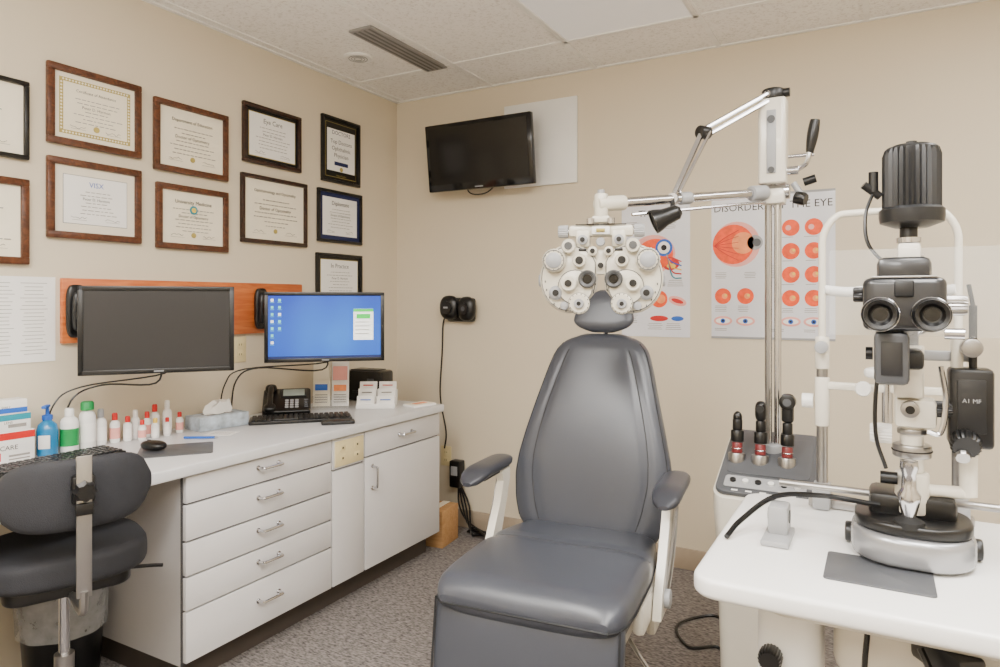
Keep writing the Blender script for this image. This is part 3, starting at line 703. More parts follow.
# ------------------------------------------------------------------ phoropter
ZP=1.366
b = B('phoropter', at(PH.x,PH.y,ZP,0.32))
b.cyl((0,0,0.125),(0,0,PH.z-ZP-0.046),0.012,IVORY)
b.box((0,0,0.150),(0.05,0.04,0.02),IVORY,0.006)
b.box((0,0,0.118),(0.18,0.035,0.032),IVORY,0.008)
b.cyl((-0.10,0,0.118),(0.10,0,0.118),0.010,CHROME)
b.box((0,-0.022,0.118),(0.05,0.008,0.022),WHITE,0.002); b.cyl((-0.012,-0.028,0.118),(0.012,-0.028,0.118),0.005,GOLD)
b.box((0,-0.0185,0.135),(0.14,0.003,0.003),INK)
for sx in (-1,1):
    b.knob((sx*0.092,0,0.118),(sx*0.120,0,0.118),0.018,LGREY)
    b.box((sx*0.05,0,0.096),(0.040,0.04,0.05),IVORY,0.008)
    b.cyl((sx*0.05,-0.02,0.092),(sx*0.05,-0.034,0.092),0.014,LGREY,bev=0.002); b.cyl((sx*0.05,-0.034,0.092),(sx*0.05,-0.037,0.092),0.007,BLACK)
    b.cyl((sx*0.028,-0.02,0.136),(sx*0.028,-0.02,0.152),0.011,CHROME)
    out=[]
    for j in range(40):
        a=2*math.pi*j/40
        r=0.082+0.005*math.cos(2*(a))
        xx=0.084+r*math.cos(a); zz=-0.016+r*1.27*math.sin(a)
        lim=0.010+(0.034*min(1,(-0.045-zz)/0.045) if zz<-0.045 else 0)
        out.append((max(xx,lim),zz))
    R_=[]
    for yy,sc in ((0.032,0.90),(0.028,0.97),(0.018,1.0),(-0.012,1.0),(-0.020,0.97),(-0.024,0.90)):
        R_.append([(sx*(0.084+(px_-0.084)*sc),yy,-0.016+(pz+0.016)*sc) for px_,pz in out])
    b.loft(R_,IVORY)
    b.tube([(sx*(0.084+(px_-0.084)*0.93),-0.0225,-0.016+(pz+0.016)*0.93) for px_,pz in out+out[:1]],0.0014,RINGG,5,False)
    b.cyl((sx*0.070,-0.02,-0.040),(sx*0.070,-0.034,-0.040),0.050,IVORY,bev=0.004,n=36); b.ring((sx*0.070,-0.0335,-0.040),0.0475,0.0013,RINGG)
    b.lathe([(0.025,0),(0.025,0.012),(0.021,0.016),(0.014,0.012),(0.013,0.004),(0.001,0.003)],RINGG,(sx*0.036,-0.032,-0.018),(0,-1,0))
    b.cyl((sx*0.036,-0.036,-0.018),(sx*0.036,-0.0375,-0.018),0.0125,BLKG)
    b.lathe([(0.029,0),(0.029,0.010),(0.024,0.014),(0.018,0.013),(0.001,0.012)],IVORY,(sx*0.058,-0.040,-0.086),(0,-1,0)); b.ring((sx*0.058,-0.0475,-0.086),0.029,0.0014,RINGG)
    b.knob((sx*0.058,-0.052,-0.086),(sx*0.058,-0.064,-0.086),0.014,LGREY,n=30); b.cyl((sx*0.058,-0.064,-0.086),(sx*0.058,-0.066,-0.086),0.006,BLACK)
    b.lathe([(0.023,0),(0.023,0.012),(0.019,0.016),(0.001,0.015)],IVORY,(sx*0.088,-0.036,-0.030),(0,-1,0)); b.cyl((sx*0.088,-0.05,-0.030),(sx*0.088,-0.056,-0.030),0.010,BLACK); b.ring((sx*0.088,-0.049,-0.030),0.0195,0.0012,RINGG)
    b.knob((sx*0.128,-0.016,0.034),(sx*0.128,-0.052,0.034),0.034,IVORY,n=48,k=0.06)
    b.lathe([(0.022,0),(0.022,0.004),(0.012,0.010),(0.001,0.010)],LGREY,(sx*0.128,-0.052,0.034),(0,-1,0)); b.ring((sx*0.128,-0.052,0.034),0.028,0.0013,RINGG)
    for k in range(12):
        a=math.radians(k*30); b.box((sx*0.128+0.0255*math.cos(a),-0.0525,0.034+0.0255*math.sin(a)),(0.0016,0.001,0.003),INK)
    b.knob((sx*0.088,-0.018,0.074),(sx*0.088,-0.048,0.074),0.021,IVORY,n=36,k=0.07); b.cyl((sx*0.088,-0.048,0.074),(sx*0.088,-0.051,0.074),0.011,RINGG)
    b.knob((sx*0.058,-0.018,0.034),(sx*0.058,-0.044,0.034),0.020,IVORY,n=32,k=0.07); b.cyl((sx*0.058,-0.044,0.034),(sx*0.058,-0.047,0.034),0.011,BLACK)
    b.cyl((sx*0.022,-0.018,0.060),(sx*0.022,-0.036,0.060),0.013,IVORY,bev=0.002); b.cyl((sx*0.022,-0.036,0.060),(sx*0.022,-0.040,0.060),0.007,BLACK)
    b.lathe([(0.020,0),(0.020,0.010),(0.013,0.016),(0.001,0.016)],LGREY,(sx*0.124,-0.022,-0.056),(0,-1,0)); b.cyl((sx*0.124,-0.036,-0.056),(sx*0.124,-0.042,-0.056),0.009,BLACK)
    b.cyl((sx*0.100,-0.022,-0.092),(sx*0.100,-0.032,-0.092),0.012,LGREY,bev=0.002)
    b.box((sx*0.050,-0.0245,0.064),(0.022,0.003,0.008),BLACK,0.001)
    for k in range(14):
        a=math.radians(k*360/14); b.box((sx*0.058+0.0262*math.cos(a),-0.0530,-0.086+0.0262*math.sin(a)),(0.002,0.0012,0.004),INK)
    for k in range(12):
        a=math.radians(185+k*15); b.box((sx*(0.084)+0.071*math.cos(a),-0.0255,-0.016+0.092*math.sin(a)),(0.003,0.0025,0.006),RINGG)
    b.knob((sx*0.164,0.005,-0.02),(sx*0.176,0.005,-0.02),0.018,LGREY)
b.box((0,0.0,0.03),(0.03,0.04,0.07),IVORY,0.006); b.knob((0,-0.02,0.085),(0,-0.04,0.085),0.013,LGREY,n=24); b.box((0,-0.005,0.165),(0.02,0.025,0.03),WHITE,0.004)
b.cyl((0,-0.022,0.02),(0,-0.034,0.02),0.008,BLACK)
b.done()

# ------------------------------------------------------------------ slit lamp table
b = B('instrument_table')
b.slab(rrect(-0.310,1.272,0.66,1.92,0.05,8),0.742,0.78,TABW,0.010)
b.slab(rrect(-0.20,1.36,0.58,1.85,0.05),0.700,0.742,CREAM,0.01)
b.slab(rrect(-0.215,1.42,-0.10,1.60,0.035),0.05,0.742,WHITE,0.01)
b.slab(rrect(-0.08,1.44,0.22,1.72,0.05),0.57,0.70,CREAM,0.03)
b.slab(rrect(0.02,1.53,0.17,1.69,0.05),0.05,0.58,CREAM,0.01)
b.slab(rrect(-0.24,1.36,0.42,1.66,0.06),0.0,0.055,CREAM,0.012)
b.knob((-0.185,1.42,0.60),(-0.185,1.385,0.60),0.022,BLACK); b.cyl((0.12,1.45,0.62),(0.12,1.41,0.62),0.022,LGREY)
b.box((0.10,1.40,0.675),(0.05,0.12,0.05),DGREY,0.008,(0,0,0.6)); b.knob((0.13,1.34,0.665),(0.16,1.32,0.65),0.018,BLACK)
b.tube([(-0.02,1.40,0.70),(-0.02,1.38,0.60),(0.04,1.37,0.56),(0.12,1.37,0.60),(0.15,1.38,0.68)],0.005,BLACK,6)
b.tube([(0.06,1.38,0.69),(0.10,1.34,0.62),(0.16,1.34,0.58),(0.22,1.36,0.64)],0.006,BLACK,6)
b.done()
b = B('table_mat'); b.slab(rrect(-0.092,1.38,0.086,1.53,0.008),0.7801,0.7835,MGREY,0.001); b.done()

# ------------------------------------------------------------------ slit lamp
Z0=0.78
b = B('slit_lamp_microscope')
b.slab(rrect(-0.052,1.48,0.160,1.69,0.085,10),Z0+0.005,Z0+0.062,BASEG,0.012)
b.slab(rrect(-0.046,1.49,0.156,1.68,0.082,10),Z0+0.062,Z0+0.085,BLACK,0.006)
b.box((0.055,1.61,Z0+0.10),(0.15,0.10,0.05),BLACK,0.012)
for sx in (-0.055,0.165): b.cyl((sx-0.010,1.62,Z0+0.022),(sx+0.010,1.62,Z0+0.022),0.021,DGREY,bev=0.004)
b.cyl((-0.20,1.67,Z0+0.095),(0.36,1.67,Z0+0.095),0.008,STEEL)
b.lathe([(0.010,0),(0.012,0.02),(0.018,0.045),(0.020,0.06),(0.013,0.072),(0.012,0.10),(0.016,0.112),(0.015,0.125),(0.001,0.128)],CHROME,(0.048,1.515,Z0+0.08),(0,-0.05,1))
b.lathe([(0.028,0),(0.026,0.012),(0.012,0.02)],RUBBER,(0.048,1.515,Z0+0.078))
b.cyl((0.055,1.58,Z0+0.09),(0.055,1.58,Z0+0.17),0.030,CREAM,bev=0.004); b.cyl((0.055,1.58,Z0+0.17),(0.055,1.58,Z0+0.42),0.021,CREAM,bev=0.003)
b.cyl((0.055,1.58,Z0+0.20),(0.055,1.58,Z0+0.225),0.034,STEEL,bev=0.003); b.ring((0.055,1.58,Z0+0.213),0.0345,0.0015,INK,'z')
b.cyl((0.055,1.58,Z0+0.245),(0.055,1.58,Z0+0.256),0.026,STEEL,bev=0.002)
b.box((0.060,1.57,Z0+0.29),(0.070,0.06,0.055),CREAM,0.008); b.box((0.048,1.56,Z0+0.37),(0.05,0.06,0.10),CREAM,0.008)
b.knob((0.02,1.56,Z0+0.245),(-0.018,1.56,Z0+0.245),0.020,WHITE); b.knob((0.085,1.56,Z0+0.30),(0.12,1.56,Z0+0.30),0.016,DGREY)
b.cyl((0.05,1.54,Z0+0.30),(0.05,1.52,Z0+0.30),0.016,STEEL,bev=0.002); b.cyl((0.03,1.55,Z0+0.16),(0.0,1.55,Z0+0.16),0.012,BLACK); b.cyl((0.05,1.52,Z0+0.30),(0.05,1.518,Z0+0.30),0.008,BLACK)
b.tube([(0.078,1.53,Z0+0.26),(0.10,1.53,Z0+0.26),(0.108,1.53,Z0+0.32),(0.10,1.53,Z0+0.385)],0.005,CHROME,8)
b.box((0.045,1.52,Z0+0.40),(0.05,0.14,0.035),DGREY,0.008)
b.box((0.018,1.46,Z0+0.405),(0.056,0.11,0.095),MGREY,0.010)
b.box((0.018,1.404,Z0+0.405),(0.034,0.003,0.06),SLBODY,0.001); b.cyl((-0.012,1.46,Z0+0.41),(-0.024,1.46,Z0+0.41),0.012,BLACK)
b.slab([(p[0]+0.037,p[1]) for p in rrect(-0.065,1.40,0.065,1.50,0.02)],Z0+0.455,Z0+0.55,SLBODY,0.012)
b.box((0.037,1.45,Z0+0.562),(0.085,0.08,0.05),SLBODY,0.012); b.box((0.037,1.45,Z0+0.551),(0.100,0.092,0.004),STEEL,0.001)
b.box((0.037,1.40,Z0+0.53),(0.03,0.012,0.03),DGREY,0.003)
b.cyl((0.037,1.50,Z0+0.505),(0.037,1.553,Z0+0.505),0.033,BLACK,bev=0.003)
for ex in (0.0,0.076):
    b.lathe([(0.024,0),(0.026,0.02),(0.026,0.04),(0.029,0.045),(0.029,0.060),(0.024,0.066),(0.026,0.075),(0.025,0.080),(0.019,0.078),(0.014,0.068),(0.001,0.066)],BLACK,(ex,1.415,Z0+0.485),(0,-1,0),36)
    b.lathe([(0.0155,0),(0.0145,0.0015),(0.012,0.001),(0.001,0.003)],BLKG,(ex,1.3485,Z0+0.485),(0,-1,0))
    b.ring((ex,1.3665,Z0+0.485),0.0292,0.0012,CHROME)
b.knob((0.102,1.46,Z0+0.50),(0.135,1.46,Z0+0.50),0.018,STEEL); b.cyl((0.10,1.45,Z0+0.45),(0.13,1.45,Z0+0.45),0.010,CHROME)
b.knob((-0.028,1.46,Z0+0.52),(-0.045,1.46,Z0+0.52),0.014,BLACK)
b.box((0.05,1.60,Z0+0.50),(0.034,0.03,0.26),LGREY,0.006)
b.box((0.05,1.578,Z0+0.605),(0.040,0.03,0.035),CREAM,0.006); b.cyl((0.05,1.60,Z0+0.60),(0.05,1.60,Z0+0.67),0.016,BLACK,bev=0.002); b.cyl((0.05,1.60,Z0+0.625),(0.05,1.60,Z0+0.635),0.022,CHROME)
b.tube([(0.055,1.59,Z0+0.44),(0.085,1.60,Z0+0.46),(0.09,1.60,Z0+0.53),(0.07,1.60,Z0+0.60)],0.006,CHROME,8)
prof=[(0.030,0.655),(0.056,0.665),(0.058,0.676),(0.058,0.690),(0.052,0.696),(0.052,0.80),(0.048,0.812),(0.044,0.816)]
rings=[]
NF=56
for r,z in prof:
    fin = 0.10 if 0.695<z<0.805 else 0.0
    rings.append([(0.055+r*(1-(fin if j%2 else 0))*math.cos(2*math.pi*j/NF),1.60+r*(1-(fin if j%2 else 0))*math.sin(2*math.pi*j/NF),Z0+z) for j in range(NF)])
b.loft(rings,DGREY)
b.cyl((0.055,1.60,Z0+0.816),(0.055,1.60,Z0+0.820),0.034,BLACK); b.cyl((0.055,1.60,Z0+0.820),(0.055,1.60,Z0+0.828),0.010,DGREY)
b.cyl((0.0,1.59,Z0+0.72),(-0.03,1.58,Z0+0.745),0.008,BLACK)
b.cyl((-0.012,1.585,Z0+0.73),(-0.012,1.585,Z0+0.77),0.009,BLACK)
b.tube([(-0.012,1.585,Z0+0.73),(-0.026,1.57,Z0+0.68),(-0.02,1.56,Z0+0.62),(0.02,1.56,Z0+0.575),(0.055,1.57,Z0+0.57)],0.0035,BLACK,6)
b.cyl((0.055,1.58,Z0+0.135),(0.15,1.60,Z0+0.135),0.012,CREAM); b.cyl((0.15,1.60,Z0+0.13),(0.15,1.60,Z0+0.24),0.015,CREAM)
b.box((0.150,1.58,Z0+0.305),(0.072,0.06,0.15),BLACK,0.008); b.box((0.150,1.549,Z0+0.31),(0.045,0.003,0.10),DGREY,0.001)
b.text('A1 MF', 0.150, 0, 0, 0.011, LGREY, X=Matrix.Translation((0,1.547,Z0+0.32)) @ FRAME_BACK)
b.knob((0.14,1.56,Z0+0.245),(0.14,1.53,Z0+0.235),0.026,BLACK); b.knob((0.135,1.55,Z0+0.225),(0.135,1.53,Z0+0.215),0.014,STEEL,n=20)
b.cyl((0.130,1.58,Z0+0.38),(0.130,1.58,Z0+0.44),0.010,CREAM); b.cyl((0.155,1.58,Z0+0.38),(0.155,1.58,Z0+0.50),0.007,BLACK); b.cyl((0.155,1.58,Z0+0.50),(0.148,1.58,Z0+0.54),0.004,BLACK)
b.cyl((0.15,1.57,Z0+0.42),(0.15,1.54,Z0+0.42),0.018,STEEL,bev=0.003)
b.box((0.11,1.60,Z0+0.40),(0.10,0.02,0.02),LGREY,0.004)
b.tube([(0.02,1.55,Z0+0.42),(-0.004,1.53,Z0+0.36),(-0.008,1.53,Z0+0.25),(0.01,1.54,Z0+0.18)],0.004,BLACK,6)
b.tube([(0.0,1.56,Z0+0.10),(-0.10,1.56,Z0+0.105),(-0.2,1.60,Z0+0.08),(-0.265,1.56,Z0+0.03),(-0.285,1.50,Z0+0.008)],0.006,BLACK,6)
b.box((0.06,1.535,Z0+0.525),(0.30,0.003,0.17),ACRY,0.001)
b.done()

# chin rest frame
b = B('chin_rest_frame')
YF_=1.86; xa,xb=-0.125,0.155
b.tube([(xa,YF_,Z0+0.36),(xa,YF_,Z0+0.60),(xa+0.003,YF_,Z0+0.67),(xa+0.03,YF_,Z0+0.712),(xa+0.07,YF_,Z0+0.72),(xb-0.07,YF_,Z0+0.72),(xb-0.03,YF_,Z0+0.712),(xb-0.003,YF_,Z0+0.67),(xb,YF_,Z0+0.60),(xb,YF_,Z0+0.36)],0.0085,CREAM,12)
for x_ in (xa,xb):
    b.cyl((x_,YF_,Z0+0.004),(x_,YF_,Z0+0.37),0.013,STEEL)
    b.cyl((x_,YF_,Z0+0.20),(x_,YF_,Z0+0.32),0.017,CREAM,bev=0.003); b.cyl((x_,YF_,Z0+0.34),(x_,YF_,Z0+0.42),0.016,CREAM,bev=0.004)
    b.box((x_,YF_-0.01,Z0+0.031),(0.04,0.06,0.06),LGREY,0.006)
b.cyl((xa-0.02,YF_,Z0+0.26),(xa-0.045,YF_,Z0+0.26),0.018,WHITE); b.cyl((xa,YF_,Z0+0.395),(xa,YF_-0.04,Z0+0.395),0.015,LGREY,bev=0.003)
b.box((0.015,YF_,Z0+0.012),(0.34,0.03,0.02),STEEL,0.003)
b.tube([(xa,YF_,Z0+0.535),(xa+0.05,YF_+0.035,Z0+0.53),(0.015,YF_+0.05,Z0+0.53),(xb-0.05,YF_+0.035,Z0+0.53),(xb,YF_,Z0+0.535)],0.013,WHITE,10)
b.box((0.015,YF_+0.045,Z0+0.528),(0.14,0.012,0.032),WHITE,0.005)
b.box((0.015,YF_,Z0+0.30),(0.28,0.02,0.018),CREAM,0.004)
b.ell((0.015,YF_+0.01,Z0+0.335),(0.05,0.035,0.014),WHITE,0.6,0.7); b.cyl((0.015,YF_,Z0+0.22),(0.015,YF_,Z0+0.33),0.012,CHROME)
b.knob((-0.035,YF_-0.02,Z0+0.30),(-0.035,YF_-0.045,Z0+0.30),0.018,WHITE)
b.done()
for cx_ in (-0.19,0.245):
    b = B('table_rail_clamp', at(cx_,1.56,Z0+0.001))
    b.box((0,0,0.006),(0.055,0.12,0.012),LGREY,0.003); b.box((0.0,0.02,0.04),(0.04,0.06,0.06),LGREY,0.006); b.cyl((-0.022,0.02,0.045),(0.022,0.02,0.045),0.014,DGREY)
    b.done()

# ------------------------------------------------------------------ task chair
b = B('task_chair', at(-2.00,1.08,0,1.214))
R_=[]
for i in range(13):
    v=i/12; a=(v-0.5)*2; s_=math.sqrt(max(0.03,1-abs(a)**4))
    R_.append([(0.205*(0.86+0.14*s_)*math.copysign(abs(math.cos(q))**0.7,math.cos(q)),0.02+0.19*(0.86+0.14*s_)*math.copysign(abs(math.sin(q))**0.7,math.sin(q)),0.575+0.042*a) for q in [2*math.pi*j/36 for j in range(36)]])
b.loft(R_,FAB); b.slab(rrect(-0.15,-0.13,0.15,0.15,0.05),0.50,0.54,BLACK,0.01)
R_=[]
for i in range(21):
    v=i/20; x_=-0.175+0.35*v; hh=0.090*math.sqrt(max(0.06,1-(abs(v-0.5)*2)**5)); cy=-0.245+0.06*(abs(v-0.5)*2)**2
    R_.append([(x_,cy+0.022*math.copysign(abs(math.cos(q))**0.7,math.cos(q)),0.80+hh*math.copysign(abs(math.sin(q))**0.6,math.sin(q))) for q in [2*math.pi*j/24 for j in range(24)]])
b.loft(R_,FAB)
b.box((0,-0.30,0.73),(0.034,0.007,0.35),STEEL,0.002); b.tube([(0,-0.30,0.57),(0,-0.29,0.52),(0,-0.24,0.505),(0,-0.10,0.505)],0.010,STEEL,8)
b.knob((0,-0.262,0.82),(0,-0.335,0.82),0.026,BLACK,n=16,k=0.18); b.box((0,-0.285,0.82),(0.05,0.03,0.07),BLACK,0.006); b.box((0.0,-0.308,0.775),(0.04,0.012,0.03),BLACK,0.004)
b.cyl((0,0,0.28),(0,0,0.51),0.014,CHROME); b.cyl((0,0,0.10),(0,0,0.30),0.025,STEEL); b.tube([(0.05,0,0.515),(0.20,-0.02,0.50),(0.25,-0.02,0.49)],0.006,BLACK,6)
for k in range(5):
    a=2*math.pi*k/5+0.9
    dx,dy=math.cos(a),math.sin(a)
    b.loft([[(dx*r_+(-dy)*w_*u,dy*r_+dx*w_*u,z_+h_*v2) for u,v2 in ((-1,-1),(1,-1),(1,1),(-1,1))] for r_,w_,z_,h_ in ((0.02,0.022,0.115,0.022),(0.24,0.014,0.075,0.012))],BLACK)
    b.cyl((dx*0.235,dy*0.235,0.04),(dx*0.235,dy*0.235,0.075),0.006,STEEL,n=10)
    for o in (-0.012,0.012): b.cyl((dx*0.235-dy*(o-0.007),dy*0.235+dx*(o-0.007),0.024),(dx*0.235-dy*(o+0.007),dy*0.235+dx*(o+0.007),0.024),0.024,RUBBER,n=18)
b.done()

b = B('trash_can', at(-2.385,1.283,0))
b.lathe([(0.10,0),(0.105,0.005),(0.128,0.34),(0.133,0.345),(0.133,0.355),(0.124,0.355),(0.120,0.33),(0.098,0.02),(0.001,0.015)],BLACK,n=32)
R_=[]
for z_,r0,am in ((0.20,0.129,0.004),(0.28,0.134,0.005),(0.345,0.136,0.004),(0.372,0.130,0.004),(0.36,0.118,0.004),(0.25,0.11,0.008)):
    R_.append([((r0+am*math.sin(9*a+z_*30)*0.6)*math.cos(a),(r0+am*math.sin(9*a+z_*30)*0.6)*math.sin(a),z_) for a in [2*math.pi*j/60 for j in range(60)]])
b.loft(R_,BAGM,cap=False)
b.done()

# ------------------------------------------------------------------ counter items
ZC=0.7605
def keyboard(x,y,rz,L=0.43):
    b=B('computer_keyboard', at(x,y,ZC,rz))
    b.slab(rrect(-L/2,-0.07,L/2,0.07,0.01),0.0,0.014,BLACK,0.003)
    for r in range(5):
        for c in range(19):
            if r==0 and 4<=c<=8:
                if c==6: b.box((-L/2+0.02+6*0.0217,-0.052,0.017),(0.10,0.017,0.006),DGREY,0.002)
                continue
            b.box((-L/2+0.02+c*0.0217,-0.052+r*0.024,0.017+r*0.0006),(0.0175,0.0185,0.007),DGREY,0.002,seg=1)
    b.done()
keyboard(-2.325,1.21,math.radians(90),0.43)
keyboard(-2.225,2.20,math.radians(46))
b=B('mouse_pad', at(-2.17,1.55,ZC,0.9)); b.slab(rrect(-0.12,-0.10,0.12,0.10,0.012),0,0.003,MGREY,0.001); b.done()
b=B('computer_mouse', at(-2.23,1.505,ZC+0.0035,1.6)); b.ell((0,0,0.016),(0.032,0.052,0.016),BLACK,0.8,0.85); b.box((0,0.025,0.032),(0.006,0.016,0.004),MGREY,0.0015)
b.tube([(0,0.05,0.010),(0.02,0.09,0.003),(0.04,0.12,0.003)],0.002,BLACK,6); b.done()
def pbox(name,x,y,z,d,rz,side,accents,txt='CARE'):
    b=B(name, at(x,y,z,rz)); b.box((0,0,d[2]/2),d,side,0.0015)
    for (fx,fz,w_,h_,m_) in accents:
        b.box((fx*d[0],-d[1]/2-0.0004,fz*d[2]),(w_*d[0],0.0008,h_*d[2]),m_)
    b.text(txt, 0, 0, 0, d[2]*0.2, INK, X=Matrix.Translation((0,-d[1]/2-0.0012,d[2]*0.5)) @ FRAME_BACK)
    b.done()
pbox('contact_lens_solution_box',-2.488,1.155,ZC,(0.15,0.075,0.105),1.50,WHITE,[(0,0.86,1,0.22,REDP),(-0.3,0.25,0.3,0.25,REDP),(0.2,0.25,0.4,0.06,INKG),(0.2,0.14,0.4,0.04,INKG)])
pbox('lens_sample_box',-2.490,1.155,ZC+0.1055,(0.13,0.07,0.055),1.50,WHITE,[(0,0.8,1,0.35,TEALP),(0.2,0.3,0.4,0.2,INKG)],'LENS')
pbox('lens_sample_box',-2.490,1.150,ZC+0.161,(0.12,0.07,0.045),1.46,WHITE,[(0,0.25,1,0.35,BLUEP),(-0.3,0.75,0.3,0.3,REDP)],'DAILY')
b=B('hand_sanitizer_bottle', at(-2.482,1.285,ZC,0.8))
b.lathe([(0.028,0),(0.032,0.006),(0.032,0.085),(0.028,0.105),(0.014,0.118),(0.014,0.125)],GEL); b.lathe([(0.016,0),(0.016,0.015),(0.006,0.018),(0.005,0.045)],BLUEP,(0,0,0.122))
b.box((0,-0.014,0.168),(0.014,0.05,0.010),BLUEP,0.003); b.box((0,-0.0315,0.05),(0.035,0.003,0.045),WHITE,0.001); b.done()
def bottle(name,x,y,r,h,body,cap,rz=0.9,label=None,capw=0.5,caph=0.18):
    b=B(name, at(x,y,ZC,rz))
    b.lathe([(r*0.9,0),(r,0.004),(r,h*0.68),(r*0.85,h*0.76),(r*0.45,h*0.82),(r*0.45,h*0.84)],body,n=20)
    b.lathe([(r*capw,0),(r*capw,h*caph*0.8),(r*capw*0.8,h*caph),(0.001,h*caph)],cap,(0,0,h*0.83),n=18)
    if label: b.cyl((0,0,h*0.15),(0,0,h*0.55),r*1.01,label,n=20)
    b.done()
bottle('lotion_bottle',-2.476,1.354,0.029,0.15,WHITE,WHITE,label=GREENP)
bottle('lens_solution_bottle',-2.480,1.418,0.027,0.165,WHITE,GREENP,label=PAPER,capw=0.8)
for i,(yy,xx,r,h,cp) in enumerate(((1.475,-2.495,0.020,0.12,LGREY),(1.525,-2.49,0.017,0.10,REDP),(1.565,-2.475,0.015,0.085,REDP),(1.605,-2.49,0.016,0.10,WHITE),(1.643,-2.475,0.015,0.09,REDP),(1.685,-2.49,0.017,0.11,REDP),(1.728,-2.475,0.017,0.12,WHITE),(1.60,-2.44,0.014,0.07,REDP),(1.65,-2.435,0.014,0.07,YELP),(1.70,-2.435,0.013,0.065,REDP),(1.765,-2.45,0.014,0.075,REDP))):
    bottle('eye_drop_bottle',xx,yy,r,h,WHITE,cp,label=[PAPER,PINKP,PAPER][i%3],capw=0.55,caph=0.26)
b=B('tissue_box', at(-2.42,1.92,ZC,1.45))
b.box((0,0,0.028),(0.22,0.115,0.056),mat('tissue_box_print',(176,188,200),0.6,var=0.4,scale=25),0.003)
b.box((0,0,0.0565),(0.12,0.05,0.001),INKG)
R_=[]
for z_,w_,o in ((0.054,0.05,0),(0.072,0.060,0.005),(0.088,0.055,0.012),(0.106,0.030,0.02)):
    R_.append([((w_+0.012*math.sin(3*a+z_*60))*math.cos(a)+o,(0.018+0.006*math.sin(4*a+z_*50))*math.sin(a),z_+0.006*math.sin(5*a)) for a in [2*math.pi*j/30 for j in range(30)]])
b.loft(R_,PAPER); b.done()
b=B('desk_telephone', at(-2.40,2.285,ZC,0.78))
b.T=Matrix.Translation((0,0,0.02)) @ Euler((0.45,0,0)).to_matrix().to_4x4()
b.slab(rrect(-0.105,-0.09,0.105,0.10,0.015),0.025,0.055,BLACK,0.006)
b.box((0.03,0.055,0.056),(0.115,0.07,0.006),DGREY,0.002); b.box((0.03,0.055,0.0595),(0.095,0.052,0.002),PHSCR)
for r in range(4):
    for c in range(3): b.box((0.0+c*0.022,-0.005-r*0.018,0.057),(0.016,0.012,0.005),LGREY,0.002,seg=1)
for r in range(4): b.box((0.085,-0.005-r*0.018,0.057),(0.018,0.010,0.005),MGREY,0.002,seg=1)
b.tube([(-0.072,-0.085,0.068),(-0.072,-0.05,0.078),(-0.072,0.05,0.078),(-0.072,0.09,0.068)],0.013,BLACK,10); b.ell((-0.072,-0.075,0.066),(0.026,0.026,0.016),BLACK,0.7,0.8); b.ell((-0.072,0.08,0.066),(0.026,0.026,0.016),BLACK,0.7,0.8)
b.T=Matrix.Identity(4); b.box((0,0.045,0.04),(0.15,0.07,0.08),BLACK,0.006); b.box((0,-0.05,0.015),(0.18,0.08,0.03),BLACK,0.006)
b.done()
b=B('brochure_holder', at(-2.345,2.51,ZC,0.62))
b.box((0,0.01,0.004),(0.17,0.10,0.008),ACRY,0.001)
for i,(x_,m_,h_) in enumerate(((-0.045,CREAMP,0.235),(0.045,PAPER,0.225))):
    b.box((x_,0.035,0.008+h_/2),(0.082,0.012,h_),m_,0.001,(-0.10,0,0))
    b.box((x_,0.022,0.008+h_*0.72),(0.07,0.001,h_*0.3),[CREAMP,PINKP][i],0,(-0.10,0,0)); b.box((x_,0.016,0.008+h_*0.4),(0.06,0.001,0.03),[BLUEP,ORANGE2][i],0,(-0.10,0,0))
    for k in range(4): b.box((x_,0.010,0.03+k*0.012),(0.06,0.001,0.004),INKG,0,(-0.10,0,0))
b.box((0,-0.01,0.035),(0.17,0.003,0.06),ACRY); b.done()
b=B('business_card_holder', at(-2.18,2.665,ZC,0.55))
for r in range(3):
    b.box((0,-0.05+r*0.045,0.012+r*0.014),(0.19,0.04,0.024+r*0.028),WHITE,0.003)
    for c in range(2):
        b.box((-0.048+c*0.096,-0.055+r*0.045,0.038+r*0.030),(0.085,0.012,0.046),PAPER,0.001,(-0.25,0,0))
        b.box((-0.048+c*0.096,-0.064+r*0.045,0.044+r*0.030),(0.05,0.001,0.005),[BLUEP,INKG,REDP][r],0,(-0.25,0,0))
b.done()
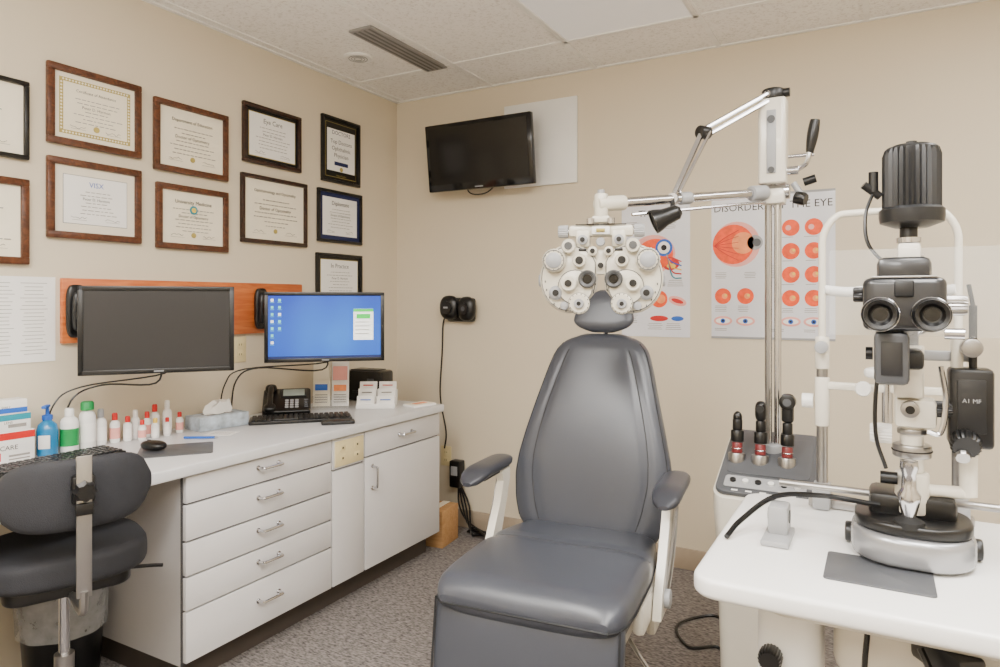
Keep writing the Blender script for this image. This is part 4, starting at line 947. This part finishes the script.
b=B('label_printer', at(-2.37,2.825,ZC,0.12)); b.box((0,0,0.080),(0.24,0.12,0.16),BLACK,0.015); b.box((0,-0.061,0.05),(0.12,0.004,0.01),DGREY,0.001); b.box((0.05,-0.061,0.11),(0.04,0.004,0.02),MGREY,0.001); b.box((0,0,0.162),(0.16,0.09,0.006),DGREY,0.002); b.done()
b=B('leaflet_stack', at(-2.02,2.80,ZC,1.3)); b.box((0,0,0.005),(0.14,0.09,0.010),PAPER,0.001); b.box((0.0,0.0,0.011),(0.13,0.08,0.002),CREAMP,0,(0,0,0.1)); b.box((0,0,0.0125),(0.08,0.03,0.001),ORANGE2,0,(0,0,0.1)); b.done()
b=B('note_pad', at(-2.03,2.22,ZC,0.8)); b.slab(rrect(-0.07,-0.03,0.07,0.03,0.01),0,0.014,DGREY,0.003); b.box((0,0,0.0148),(0.10,0.035,0.002),BLACK); b.done()
b=B('loose_paper', at(-2.28,1.83,ZC,0.4)); b.box((0,0,0.0008),(0.11,0.08,0.0012),PAPER)
for k in range(5): b.box((0,0.025-k*0.012,0.0016),(0.08,0.0015,0.0003),INKG)
b.done()
b=B('ballpoint_pen', at(-2.27,1.72,ZC,0.0)); b.cyl((-0.05,-0.03,0.005),(0.05,0.03,0.005),0.0045,BLUEP,n=12); b.cyl((0.05,0.03,0.005),(0.062,0.0372,0.005),0.004,STEEL,0.001,n=12); b.done()

b=B('floor_power_cable')
b.tube([(-0.47,2.45,0.006),(-0.52,2.60,0.006),(-0.62,2.55,0.006),(-0.70,2.70,0.006),(-0.60,2.85,0.006),(-0.50,2.80,0.006)],0.006,BLACK,6); b.done()

# ------------------------------------------------------------------ world + camera
w = bpy.data.worlds.new('World'); SC.world = w; w.use_nodes = True
w.node_tree.nodes['Background'].inputs[0].default_value = (0.9,0.92,1,1); w.node_tree.nodes['Background'].inputs[1].default_value = 0.4
cam = bpy.data.cameras.new('Camera'); co = bpy.data.objects.new('Camera', cam); COL.objects.link(co)
co.location = (0,0,1.29); co.rotation_euler = (math.pi/2,0,math.atan2(0.4863,0.8738))
cam.sensor_width = 36; cam.lens = 24.59; cam.shift_y = -0.0335; cam.clip_start = 0.02
SC.camera = co
